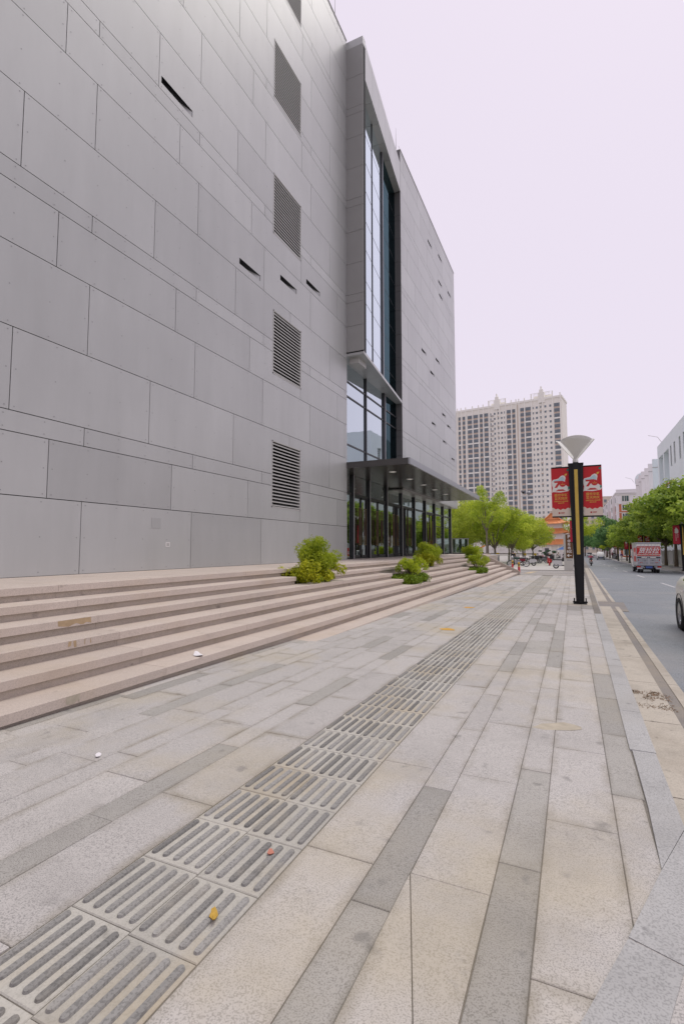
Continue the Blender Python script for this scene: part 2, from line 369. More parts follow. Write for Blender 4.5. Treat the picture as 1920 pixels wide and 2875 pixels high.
M['dryleaf']=plain('yellow_dry_leaf',(.48,.30,.045),.7,noise=.3,scale=60)
M['redleaf']=plain('reddish_dry_leaf',(.50,.20,.14),.7)
M['spill']=plain('orange_dried_spill',(.60,.34,.05),.8,noise=.25,scale=25)
M['rust']=plain('rust_stain',(.42,.31,.185),.8,noise=.35,scale=14)
M['ochre']=plain('ochre_stain',(.43,.385,.30),.8,noise=.35,scale=14)
M['grass']=leafmat('lawn_blade',(.14,.24,.01),(.40,.50,.03),.3)
M['hill']=plain('hazy_wooded_hill',(.20,.33,.33),.95,noise=.35,scale=.02)  # distance haze is mixed into the hill's colour
M['yelflower']=plain('yellow_ribbon',(.62,.42,.03),.7)
M['pinkposter']=plain('pink_poster',(.62,.30,.36),.7)
M['bluetent']=plain('blue_awning',(.04,.12,.33),.7)
M['orangefabric']=plain('orange_awning',(.62,.25,.04),.6)
M['plasticgrey']=plain('grey_plastic_bin',(.07,.07,.08),.6)
M['return_shaded']=plain('return_panel_shaded',(.13,.127,.125),.5,0,.4,noise=.1,scale=2)  # darker copy of the cladding: shade of the narrow slot painted in
M['bayside_shaded']=plain('bay_side_panel_shaded',(.31,.31,.30),.5,0,.4,noise=.08,scale=1.5)  # cladding grey darkened for the shade on the side facing -y
M['glass_darkrefl']=glassmat('glass_dark_reflection',.22,(.16,.26,.30),(.05,.09,.10))  # last bay column: reflection of the dark return put into the tint
# ================================================================= THE SETTING
def sheet(name, mat, xl, xr, ys, dz):      # strip that follows the fall of the street
    mb=MB()
    for y0,y1 in zip(ys[:-1],ys[1:]):
        mb.add([(xl(y0),y0,zg(y0)+dz),(xr(y0),y0,zg(y0)+dz),(xr(y1),y1,zg(y1)+dz),(xl(y1),y1,zg(y1)+dz)],[(0,1,2,3)])
    return struct(mb.build(name,mat))
def kerb_out(y): return .445+.011*y
def kerb_in(y): return kerb_out(y)-.165
YS=[-30,-10,0,20,46,100,140,220,340]
sheet('ground',M['ground'],lambda y:-3000,lambda y:3000,[-800,-30,100,220,3500],-.34)
sheet('road',M['asphalt'],lambda y:.97+.011*y,lambda y:8.0,YS,-.13)
pave=sheet('pavement',M['mortar'],lambda y:-4.3 if y<36 else -30,lambda y:kerb_in(y)+.05,[-6,0,20,36.0],-.007)

# ---- paving slabs, laid in long strips along the street
STR=[(-4.13,-4.02,.35),(-4.02,-3.84,.30),(-3.84,-3.47,.60),(-3.47,-3.29,.0),(-3.29,-2.94,.24),(-2.94,-2.75,.42),(-2.75,-2.40,.17),
     (-2.40,-2.22,.85),(-2.22,-1.85,.11),(-1.20,-.86,.01),(-.86,-.69,.85),(-.69,-.35,.02),(-.35,-.17,.27),(-.17,.165,.76),(.165,.34,.13)]
slabs=[]
for si,(xa,xb,ph) in enumerate(STR):
    wide=(xb-xa)>.25
    k=-2
    while True:
        ya=ph+1.09*k; yb=ya+1.09; k+=1
        if yb<.2: continue
        if ya>35.6: break
        yb=min(yb,35.9)
        dk=False; r=random.random()
        if not wide: dk = r<(.33 if (ya+yb)/2<8 else .15)
        else: dk = r<.05
        ym=(ya+yb)/2
        if si==12: dk = ym<3.54 or (6.8<ym<9.9) or (ym>12 and r<.2)
        if si==10: dk = ym<3.0 or (6.0<ym<8.7) or (ym>11 and r<.2)
        if si==14: dk = (3.35<ym<6.7) or (ym>9.5 and r<.2)
        if si==7: dk = (ym<1.7 or 2.0<ym<3.0 or r<.35)
        if si==11 and yb<2.3: continue           # the mitred slabs by the corner
        slabs.append((si,xa,xb,ya,yb,dk))
def seen(s):
    y=(s[3]+s[4])/2; x=(s[1]+s[2])/2
    return y*y+.6*x*x if y>.9 else 900+y
slabs.sort(key=seen)
SM={}
def slabmesh(si,xa,xb,L,dk):
    key=(si,round(L,2),dk)
    if key not in SM:
        g=.0017; wd=xb-xa
        SM[key]=MB().cbox(-wd/2+g,wd/2-g,-L/2+g,L/2-g,-.03,0,.003).mesh('paving_slab',M['slab_d'] if dk else M['slab_w'])
    return SM[key]
rest=MB()
for i,(si,xa,xb,ya,yb,dk) in enumerate(slabs):
    ym=(ya+yb)/2; xm=(xa+xb)/2; sx=1.0
    if si==14:
        e=kerb_in(ym)+.01-(.34); sx=1+e/(xb-xa); xm=xa+(xb-xa)*sx/2
    if i<296:
        o=obj('paving_slab',slabmesh(si,xa,xb,yb-ya,dk),pave,(xm,ym,zg(ym)+random.uniform(-.0012,.0012)),(TILT+random.uniform(-.0012,.0012),random.uniform(-.002,.002),0),(sx,1,1))
    else:
        g=.004; b=MB(); h=random.uniform(-.001,.001)
        rest.prism([(xm-(xb-xa)*sx/2+g,ya+g),(xm+(xb-xa)*sx/2-g,ya+g),(xm+(xb-xa)*sx/2-g,yb-g),(xm-(xb-xa)*sx/2+g,yb-g)],lambda x,y:zg(y)-.03,lambda x,y,h=h:zg(y)+h,1 if dk else 0)
ro=rest.build('paving_slab',[M['slab_w'],M['slab_d']],pave); ro['kind']='stuff'
gz=lambda x,y:zg(y)
for pts in ([(-.687,2.198),(-.354,1.152),(-.352,2.198)],[(-.690,2.192),(-.687,.4),(-.354,.4),(-.354,1.140)]):
    MB().prism(pts if sum((b[0]-a[0])*(b[1]+a[1]) for a,b in zip(pts,pts[1:]+pts[:1]))<0 else pts[::-1],lambda x,y:zg(y)-.03,gz).build('paving_slab',M['slab_w'],pave)
# ---- tactile guiding strip
def barmesh(w_,l_,h_):
    mb=MB(); n=5; r=w_/2
    def ring(rr,z,L):
        p=[]
        for k in range(n+1): a=pi*k/n; p.append((rr*cos(a),L+rr*sin(a),z))
        for k in range(n+1): a=pi+pi*k/n; p.append((rr*cos(a),-L+rr*sin(a),z))
        return p
    L=l_/2-r; a=ring(r,0,L); b=ring(r*.80,h_,L); N_=len(a)
    mb.add(a+b,[(i,(i+1)%N_,(i+1)%N_+N_,i+N_) for i in range(N_)]+[tuple(range(N_,2*N_))])
    return mb.mesh('raised_bar',M['bar'])
TW,TL=.322,.3637
bar_me=barmesh(.031,.312,.009)
tile_me=MB().cbox(-TW/2+.002,TW/2-.002,-TL/2+.002,TL/2-.002,-.03,0,.004).mesh('tactile_tile',M['tact'])
tile_far=MB(); tile_far.cbox(-TW/2+.002,TW/2-.002,-TL/2+.002,TL/2-.002,-.03,0,.004,0)
for q in range(5):
    x=-TW/2+TW*(q+.5)/5
    tile_far.prism([(x-.0165,-.155),(x+.0165,-.155),(x+.0165,.155),(x-.0165,.155)],0,.005,1)
tile_far=tile_far.mesh('tactile_tile',[M['tact'],M['slab_d']])
row=0; y=.33
while y<34.3:
    for c in (0,1):
        x=-1.848+TW*(c+.5); near=row<30
        t=obj('tactile_tile',tile_me if near else tile_far,pave,(x,y+TL/2+(.012 if c==0 else 0),zg(y+TL/2)+random.uniform(-.001,.0015)),(TILT+random.uniform(-.003,.003),random.uniform(-.004,.004),0))
        if near:
            for q in range(5): obj('raised_bar',bar_me,t,(-TW/2+TW*(q+.5)/5,random.uniform(-.002,.002),0),(0,0,0))
    y+=TL; row+=1
# ---- driveway, plaza behind it
sheet('driveway',M['drive'],lambda y:-9,lambda y:kerb_in(y)+.05,[35.9,40,46.0],-.02)
sheet('plaza',M['plaza'],lambda y:-60,lambda y:kerb_in(y)+.02,[46.0,60,100,220],.03)
pk=struct(MB().box(-6.0,.75,45.85,46.05,-.55,-.485).build('plaza_kerb',M['gutter_dark']))
drv=bpy.data.objects['driveway']
for k in range(9):
    MB().prism([(-8.5,36.2+k*1.1),(.62,36.2+k*1.1),(.62,37.2+k*1.1),(-8.5,37.2+k*1.1)],lambda x,y:zg(y)-.03,lambda x,y:zg(y)+.002).build('sett_band',M['drive'] if k%2 else M['slab_d'],drv)
MB().prism([(-3.3,38.6),(-2.85,38.6),(-2.6,42.6),(-3.0,42.6)],lambda x,y:zg(y),lambda x,y:zg(y)+.006).build('yellow_line',M['ypaint'],drv)
# ---- kerb stones and gutter
kerb=struct(MB().prism([(kerb_in(-6),-6),(kerb_out(-6)-.02,-6),(kerb_out(120)-.02,120),(kerb_in(120),120)],lambda x,y:zg(y)-.2,lambda x,y:zg(y)-.02).build('kerb',M['mortar']))
gutter=sheet('gutter',M['gutter_dark'],lambda y:kerb_in(y),lambda y:.99+.011*y,[-6,20,60,140],-.124)
yk=4.2
while yk<62:
    a,b=yk+.003,yk+.997; 
    MB().prism([(kerb_in(a)+.004,a),(kerb_out(a),a),(kerb_out(b),b),(kerb_in(b)+.004,b)],lambda x,y:zg(y)-.15,lambda x,y:zg(y)+.006).build('kerb_stone',M['kerb'] if not 39<yk<47 else M['ypaint'],kerb); yk+=1.0
for pts in ([(.317,2.70),(.478,3.14),(.488,4.197),(.345,4.197),(.338,3.32)],[(.143,2.186),(.305,2.12),(.474,3.12),(.315,2.69)],[(-.05,1.66),(.14,1.60),(.303,2.11),(.141,2.176)],[(-.5,.5),(-.25,.44),(.138,1.59),(-.053,1.65)]):
    MB().prism(pts,lambda x,y:zg(y)-.15,lambda x,y:zg(y)+.004).build('kerb_stone',M['kerb'],kerb)
yk=-1.0; gi=0
while yk<60:
    a,b=yk+.006,yk+1.6-.006
    if not 15.2<yk<18.2:
        for x0,x1 in ((.0,.36),(.445,.645)):
            MB().prism([(kerb_out(a)+x0,a),(kerb_out(a)+x1-.1,a),(kerb_out(b)+x1-.1,b),(kerb_out(b)+x0,b)] if x0>.1 else [(kerb_out(a)+.004,a),(kerb_out(a)+.33,a),(kerb_out(b)+.33,b),(kerb_out(b)+.004,b)],lambda x,y:zg(y)-.16,lambda x,y:zg(y)-.116).build('gutter_slab',M['gutter'],gutter)
    yk+=1.6
# paint
for k in range(-2,12):
    y0=50.2+11.2*k
    if y0>165: break
    struct(MB().prism([(4.25,y0),(4.38,y0),(4.38,y0+4.1),(4.25,y0+4.1)],lambda x,y:zg(y)-.13,lambda x,y:zg(y)-.125).build('lane_dash',M['paint']))
struct(MB().prism([(1.38,35.5),(2.1,35.5),(2.1,35.72),(1.38,35.72)],lambda x,y:zg(y)-.13,lambda x,y:zg(y)-.125).build('painted_mark',M['paint']))
struct(MB().prism([(kerb_out(15.2)+.02,15.3),(1.32,15.4),(1.42,18.2),(kerb_out(18)+.02,18.2)],lambda x,y:zg(y)-.14,lambda x,y:zg(y)-.119).build('drain_apron',M['gutter_dark']))
# far pavement
rp=sheet('far_pavement',M['plaza'],lambda y:8.12,lambda y:14.2,YS,-.0)
rk=struct(MB().prism([(8.0,-30),(8.13,-30),(8.13,100),(8.0,100)],lambda x,y:zg(y)-.2,lambda x,y:zg(y)+.008).build('far_kerb',M['kerb']))
struct(MB().prism([(8.0,100),(8.13,100),(8.13,330),(8.0,330)],lambda x,y:zg(y)-.2,lambda x,y:zg(y)+.008).build('far_kerb',M['kerb']))

# ================================================================= STEPS
def xk(k): return -5.94+.367*k
def zk(k): return .932-.169*k
STEP_END=35.4
steps=struct(MB().prism([(-8.7,-6),(xk(0)-.08,-6),(xk(0)-.08,STEP_END),(-8.7,STEP_END)],-.6,.85).build('steps',M['riser']))
# landing slabs
yy=-3.75; 
while yy<41:
    y1=min(yy+2.0,41)
    for xa,xb in ((-8.6,-7.55),(-7.55,-6.5),(-6.5,-5.94)):
        MB().cbox(xa+.002,xb-(0 if xb==-5.94 else .002),yy+.002,y1-.002,.842,.932,.006).build('landing_slab',M['step'],steps)
    yy+=2.0
struct(MB().box(-8.7,-5.4,STEP_END+.2,41,-.8,.84).build('landing_base',M['riser']))
PLANT=[(9.62,11.55,2),(15.05,16.85,4),(20.0,21.6,2),(25.9,27.5,5),(30.6,32.4,2)]   # y0,y1, soil level
def pieces(k):
    cut=[(a,b) for a,b,s in PLANT if k in (s-1,s-2)]
    ys=[-3.75+2.0*i for i in range(20) if -3.75+2.0*i<STEP_END]+[STEP_END]
    segs=[]
    for a,b in zip(ys[:-1],ys[1:]):
        cur=[(a,b)]
        for ca,cb in cut:
            nx=[]
            for s,e in cur:
                if cb<=s or ca>=e: nx.append((s,e)); continue
                if ca>s: nx.append((s,ca))
                if cb<e: nx.append((cb,e))
            cur=nx
        segs+=[q for q in cur if q[1]-q[0]>.02]
    return segs
for k in range(0,8):
    for a,b in pieces(k):
        if zk(k)<zg(b)-.02: continue
        if k: MB().cbox(xk(k)-.46,xk(k),a+.0015,b-.0015,zk(k)-.088,zk(k),.006).build('step_slab',M['step'],steps)
        MB().box(xk(k)-.36,xk(k)-.042,a+.0015,b-.0015,zk(k)-.26,zk(k)-.088).build('riser_block',M['riser'],steps)
for a,b,s in PLANT:
    MB().box(xk(s)-1.0,xk(s)-.07,a+.002,b-.002,zk(s)-.3,zk(s)-.012).build('planter_soil',M['soil'],steps)
# stains on the risers
def stain(name,mat,x,ya,yb,za,zb,n=7):
    top=[(ya+(yb-ya)*i/n, zb) for i in range(n+1)]; bot=[(ya+(yb-ya)*i/n+random.uniform(-.01,.01), za+random.uniform(0,.4)*(zb-za)) for i in range(n+1)]
    mb=MB()
    for i in range(n):
        mb.add([(x,bot[i][0],bot[i][1]),(x,bot[i+1][0],bot[i+1][1]),(x,top[i+1][0],top[i+1][1]),(x,top[i][0],top[i][1])],[(0,1,2,3)])
    mb.build(name,mat,steps)
stain('rust_stain',M['rust'],xk(2)+.0015,3.73,4.15,zk(2)-.084,zk(2)-.008,9)
for ya,yb in ((3.60,3.635),(3.655,3.69),(3.79,3.80),(3.86,3.865)): stain('rust_stain',M['rust'],xk(3)+.0015,ya,yb,zk(3)-.086,zk(3)-.01,2)
stain('rust_stain',M['ochre'],xk(5)+.0015,3.05,3.19,zk(5)-.086,zk(5)-.008,5)
# sloping cheek wall that closes the steps
ck=MB(); P_=[(-5.75,1.02),(-3.30,-.13),(-3.22,-.42),(-3.22,-.8),(-5.75,-.8)]
n=len(P_); ck.add([(x,STEP_END,z) for x,z in P_]+[(x,STEP_END+.20,z) for x,z in P_],[tuple(range(n))[::-1],tuple(range(n,2*n))]+[(i,(i+1)%n,(i+1)%n+n,i+n) for i in range(n)])
tag(ck.build('cheek_wall',M['riser']),'sloping granite cheek wall closing the far end of the steps','wall')

# ================================================================= GREY MUSEUM BUILDING
bld=empty('museum_building',(-8,0,.93))
bz=.93
XW=0.0     # local x of the facade
ROWS=[.932,2.235,3.245,3.585,4.935,6.29,7.30,7.64,8.957,10.296,11.27,11.61,12.90,14.25,15.32,15.655,16.99,18.32,19.34,19.64,20.985,22.32,22.75]
PH={0:6.1,1:5.44,2:6.1,3:4.76}       # kinds of row -> seam phase
KIND=[0,1,2,3,0,1,2,3,0,1,2,3,0,1,2,3,0,1,2,3,0,1]
SLITS=[(7.68,11.77),(10.61,9.15),(12.69,9.75),(14.35,10.46)]
LOUV=[(12.32,14.03,2.60,4.61),(12.31,14.02,6.64,8.62),(12.26,13.96,11.03,12.97),(12.22,13.91,15.43,17.38),(12.2,13.88,19.46,21.4)]
FSL=[(30.62,21.50),(33.45,22.08),(33.4,20.15),(36.3,20.75),(33.58,19.25),(28.85,13.48),(32.35,14.12),(30.85,12.75),(34.0,10.73),(31.08,9.42),(35.5,10.24),(34.1,8.81),(36.8,8.01)]
SLW,SLH=1.0,.165
def panel(y0,y1,z0,z1,holes,x=0.0,th=.035,parent=None):
    g=.007
    y0+=g;y1-=g;z0+=g;z1-=g
    ys=sorted(set([y0,y1]+[min(max(v,y0),y1) for h in holes for v in h[:2]])); zs=sorted(set([z0,z1]+[min(max(v,z0),z1) for h in holes for v in h[2:4]]))
    mb=MB(); ins=lambda y,z:any(h[0]<y<h[1] and h[2]<z<h[3] for h in holes)
    cells={(i,j) for i in range(len(ys)-1) for j in range(len(zs)-1) if ys[i+1]-ys[i]>1e-6 and zs[j+1]-zs[j]>1e-6 and not ins((ys[i]+ys[i+1])/2,(zs[j]+zs[j+1])/2)}
    if not cells: return None
    left=set(cells); comps=[]
    while left:
        st=[left.pop()]; cp=set(st)
        while st:
            i,j=st.pop()
            for q in ((i+1,j),(i-1,j),(i,j+1),(i,j-1)):
                if q in left: left.discard(q); cp.add(q); st.append(q)
        comps.append(cp)
    for ci,cells in enumerate(comps):
      mb=MB()
      _panel_piece(mb,cells,ys,zs,x,th,holes,y0,y1,z0,z1,parent)
def _panel_piece(mb,cells,ys,zs,x,th,holes,y0,y1,z0,z1,parent):
    Z=lambda z:z-bz
    for i,j in cells:
        a,b,c,d=ys[i],ys[i+1],Z(zs[j]),Z(zs[j+1])
        mb.add([(x,a,c),(x,b,c),(x,b,d),(x,a,d)],[(0,1,2,3)])
        for (di,dj),e in (((-1,0),((x,a,c),(x,a,d))),((1,0),((x,b,d),(x,b,c))),((0,-1),((x,b,c),(x,a,c))),((0,1),((x,a,d),(x,b,d)))):
            if (i+di,j+dj) not in cells:
                p,q=e; mb.add([p,q,(x-th,q[1],q[2]),(x-th,p[1],p[2])],[(0,1,2,3)])
    # rivet heads near the edges
    nz=3 if z1-z0>.8 else 2
    ny=max(2,int(round((y1-y0)/.72))+1)
    for a in range(ny):
        for b in range(nz):
            yv=y0+.07+(y1-y0-.14)*a/(ny-1); zv=z0+.06+(z1-z0-.12)*b/(nz-1)
            if any(h[0]-.06<yv<h[1]+.06 and h[2]-.06<zv<h[3]+.06 for h in holes): continue
            if not any(ys[i]<=yv<=ys[i+1] and zs[j]<=zv<=zs[j+1] for i,j in cells): continue
            r=.011
            pts=[(x+.003,yv+r*cos(t*pi/3),Z(zv)+r*sin(t*pi/3)) for t in range(6)]
            mb.add(pts,[tuple(range(6))],1)
    return mb.build('cladding_panel',[M['panel'],M['rivet']],parent)
def wedge(y,z,parent):      # slit window: deep at its near end, running out flush at its far end
    mb=MB(); Z=z-bz; d=.34
    y1=y+SLW; h=SLH
    A=[(0,y,Z),(0,y1,Z),(0,y1,Z+h),(0,y,Z+h)]; B=[(-d,y,Z),(-.012,y1,Z),(-.012,y1,Z+h),(-d,y,Z+h)]
    mb.add(A+B,[(5,4,7,6)],0); mb.add(A+B,[(0,1,5,4),(3,0,4,7),(7,6,2,3)],1)
    mb.add(A+B,[(1,2,6,5)],0)
    return mb.build('slit_window',[M['panel'],M['mull']],parent)
def wallback(name,ya,yb,za,zb,holes):
    # backing sheet behind the joints, open behind slits and louvres
    mb=MB(); x=-.036
    ys=sorted(set([ya,yb]+[v for h in holes for v in h[:2]])); zs=sorted(set([za,zb]+[v for h in holes for v in h[2:4]]))
    for a,b in zip(ys[:-1],ys[1:]):
        for c,d in zip(zs[:-1],zs[1:]):
            if any(h[0]<=(a+b)/2<=h[1] and h[2]<=(c+d)/2<=h[3] for h in holes): continue
            mb.add([(x,a,c-bz),(x,b,c-bz),(x,b,d-bz),(x,a,d-bz)],[(0,1,2,3)])
    mb.box(-16,-.40,ya,yb,za-bz,zb-bz)
    return mb.build(name,M['joint'],bld)
def facade(name,ya,yb,zlo,ztop,holes,slits,rows):
    wb=wallback(name,ya,yb,zlo,ztop,holes+[(s[0],s[0]+SLW,s[1],s[1]+SLH) for s in slits])
    for ri,(z0,z1) in enumerate(zip(rows[:-1],rows[1:])):
        if z1<=zlo+.01: continue
        z0=max(z0,zlo)
        ph=PH[KIND[min(ri,len(KIND)-1)]]
        k=int((ya-ph)/2.85)-2; cuts=[ya]
        while ph+2.85*k<yb-.02:
            if ph+2.85*k>ya+.02: cuts.append(ph+2.85*k)
            k+=1
        cuts.append(yb)
        for a,b in zip(cuts[:-1],cuts[1:]):
            hs=[h for h in holes+[(s[0],s[0]+SLW,s[1],s[1]+SLH) for s in slits] if h[0]<b and h[1]>a and h[2]<z1 and h[3]>z0]
            panel(a,b,z0,z1,hs,0,.035,wb)
    for s in slits: wedge(s[0],s[1],wb)
    return wb
near=facade('near_wall',-1.0,17.7,.93,22.75,LOUV,SLITS,ROWS)
FROWS=[4.5]+ROWS[4:-1]+[23.45]
far_rows=ROWS[:-1]+[23.45]
far=facade('far_wall',24.9,38.6,4.5,23.45,[],FSL,far_rows)
# louvred windows
for (a,b,c,d) in LOUV:
    lw=MB(); c-=bz; d-=bz
    for s in ((a,a+.035,c,d),(b-.035,b,c,d),(a,b,c,c+.035),(a,b,d-.035,d)):
        lw.box(-.16,.006,s[0],s[1],s[2],s[3])
    lo=lw.build('louvre_window',M['louvre'],bld)
    MB().box(-.30,-.22,a,b,c,d).build('louvre_back',M['dark'],lo)
    n=19; pitch=(d-c-.07)/n
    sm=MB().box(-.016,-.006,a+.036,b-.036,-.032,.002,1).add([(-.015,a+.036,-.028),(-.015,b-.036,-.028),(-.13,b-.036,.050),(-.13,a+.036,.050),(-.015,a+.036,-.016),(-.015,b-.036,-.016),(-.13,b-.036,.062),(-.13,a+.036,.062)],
        [(3,2,1,0),(4,5,6,7),(0,1,5,4),(2,3,7,6),(1,2,6,5),(3,0,4,7)]).mesh('slat',[M['slat_shaded'],M['louvre']])
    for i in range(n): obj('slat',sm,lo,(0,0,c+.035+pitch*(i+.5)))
# small wall fittings on the near wall
MB().box(-.001,.004,7.75,8.01,1.815-bz,2.035-bz).build('access_hatch',M['panel'],near)
np_=MB().box(-.001,.006,8.17,8.285,1.43-bz,1.525-bz).build('notice_plate',M['textwhite'],near)
for k in range(3): MB().box(.006,.0075,8.185,8.27,1.447-bz+k*.026,1.457-bz+k*.026).build('printed_line',M['blackplastic'],np_)
MB().box(-.35,.02,-1,17.71,22.75-bz,22.80-bz).build('coping',M['louvre'],bld)
MB().box(-.35,.02,24.9,38.62,23.45-bz,23.50-bz).build('coping',M['louvre'],bld)
# roof wire on short posts
rw=MB()
for y in np.arange(2,17.6,1.5): rw.tube([(-.12,y,22.8-bz),(-.12,y,23.15-bz)],.012,5)
rw.tube([(-.12,-1,23.15-bz),(-.12,17.6,23.15-bz)],.008,5)
rw.tube([(-.2,17.0,22.8-bz),(-.2,17.0,24.3-bz)],[.02,.005],5)
for y in np.arange(25.5,38.6,1.5): rw.tube([(-.12,y,23.5-bz),(-.12,y,23.8-bz)],.012,5)
rw.tube([(-.12,25,23.8-bz),(-.12,38.5,23.8-bz)],.008,5); rw.tube([(-.3,25.1,23.5-bz),(-.3,25.1,25-bz)],[.02,.005],5)
rw.build('lightning_wire',M['louvre'],bld)
# near wall's end face, far wall's near return and its far end
def yface(y,xa,xb,za,zb,rows,sgn,parent,name='return_panel',mat='panel'):
    for z0,z1 in zip(rows[:-1],rows[1:]):
        z0=max(z0,za); z1=min(z1,zb)
        if z1-z0<.03: continue
        MB().box(xa+.004,xb-.001,y,y+.03*sgn,z0+.006-bz,z1-.006-bz).build(name,M[mat],parent)
yface(24.9,-.64,-.001,4.80,23.45,far_rows,-1,far,mat='return_shaded')
yface(38.6,-14,-.001,4.5,23.45,far_rows,1,far)
yface(17.7,-.64,-.001,.93,9.2,ROWS,1,near)
# projecting bay: a frame that tapers back from the near wall to the far wall
GX=-.60                    # glass plane
bay=MB().prism([(GX-.02,17.72),(.74,17.72),(.74,17.98),(GX-.02,17.98)],9.2-bz,22.30-bz).build('projecting_bay',M['joint'],bld)
bay_rows=[9.24,10.296,11.27,11.61,12.90,14.25,15.32,15.655,16.99,18.32,19.34,19.64,20.985,22.32]
yface(17.715,.001,.748,9.2,22.32,bay_rows,-1,bay,'bay_side_panel','bayside_shaded')
MB().prism([(-.02,17.69),(.75,17.69),(.75,17.99),(-.02,17.99)],22.325-bz,22.66-bz).build('bay_cap',M['panel'],bay)
fx=lambda y:.75-(y-17.7)*.75/7.2
for z0,z1,nm in ((21.02,22.29,'bay_top_panel'),(22.30,22.66,'bay_cap')):
    n=6
    for i in range(n):
        ya=17.995+(24.86-17.995)*i/n+.006; yb=17.995+(24.86-17.995)*(i+1)/n-.006
        MB().prism([(fx(ya)-.36,ya),(fx(ya),ya),(fx(yb),yb),(fx(yb)-.36,yb)],z0-bz,z1-bz).build(nm,M['panel'],bay)
for i in range(5):
    ya=17.72+(24.86-17.72)*i/5+.006; yb=17.72+(24.86-17.72)*(i+1)/5-.006
    MB().prism([(-.36,ya),(fx(ya),ya),(fx(yb),yb),(-.36,yb)],9.10-bz,9.22-bz).build('bay_soffit_panel',M['panel'],bay)
MB().box(.02,.42,17.95,18.75,8.86-bz,9.10-bz).build('soffit_light_box',M['louvre'],bay)
# glazing of the bay and below it
gl=MB().box(-16,-15.8,17.7,38.6,.93-bz,22.4-bz).build('curtain_wall',M['interior'],bld)
MB().box(-15.8,GX-.05,17.7,38.5,.91-bz,.935-bz).build('interior_floor',M['interior_floor'],gl)
for z in (4.60,9.1,12.9,16.9): MB().box(-15.8,GX-.25,17.75,24.9 if z>5 else 38.5,z-.25-bz,z-bz).build('floor_slab',M['interior'],gl)
MB().box(-15.8,GX-.02,17.6,17.69,.93-bz,22.4-bz).build('inner_wall',M['interior'],gl)
def pane(ya,yb,za,zb,mat,parent,x=GX):
    return MB().box(x-.02,x,ya+.004,yb-.004,za+.004-bz,zb-.004-bz).build('pane',mat,parent)
LX=-.34
LOW=[17.72,18.0,20.5,22.85,24.88]
sx_=lambda y:fx(y)-.34                     # plane of the bay glazing
def spane(ya,yb,za,zb,mat,parent):
    return MB().prism([(sx_(ya)-.02,ya+.004),(sx_(ya),ya+.004),(sx_(yb),yb-.004),(sx_(yb)-.02,yb-.004)],za+.004-bz,zb-.004-bz).build('pane',mat,parent)
def sbar(ya,yb,za,zb,d,mat,parent,name):
    return MB().prism([(sx_(ya)-.01,ya),(sx_(ya)+d,ya),(sx_(yb)+d,yb),(sx_(yb)-.01,yb)],za-bz,zb-bz).build(name,mat,parent)
for ya,yb in zip(LOW[:-1],LOW[1:]):
    for za,zb in ((4.80,5.69),(5.69,7.72),(7.72,8.35),(8.35,9.10)): pane(ya,yb,za,zb,M['glass_darkrefl'] if ya>22.8 else M['glass'],gl,LX)
UP=[17.99,18.55,20.2,21.9,24.88]
UPZ=[9.22,10.35,11.9,12.9,14.3,15.6,17.0,18.3,19.6,21.02]
for ya,yb in zip(UP[:-1],UP[1:]):
    for za,zb in zip(UPZ[:-1],UPZ[1:]): spane(ya,yb,za,zb,M['glass_darkrefl'] if ya>21.8 else M['glass'],gl)
for y in LOW[2:-1]: MB().box(LX,LX+.07,y-.035,y+.035,4.80-bz,9.10-bz).build('mullion',M['mull'],gl)
for y in UP[2:-1]: sbar(y-.018,y+.018,9.22,21.02,.03,M['mull'],gl,'mullion')
MB().box(LX+.001,LX+.11,22.905,22.95,4.80-bz,9.10-bz).build('mullion',M['alu'],gl)
sbar(21.945,21.985,9.22,21.02,.09,M['alu'],gl,'mullion')
for z in (5.69,7.72,8.35): MB().box(LX,LX+.035,17.72,24.88,z-.03-bz,z+.03-bz).build('transom',M['mull'],gl)
for z in UPZ[1:-1]: sbar(17.99,24.88,z-.007,z+.007,.006,M['mull'],gl,'transom')
MB().box(LX-.24,LX-.02,17.72,24.88,4.6-bz,4.80-bz).build('sill_beam',M['mull'],gl)
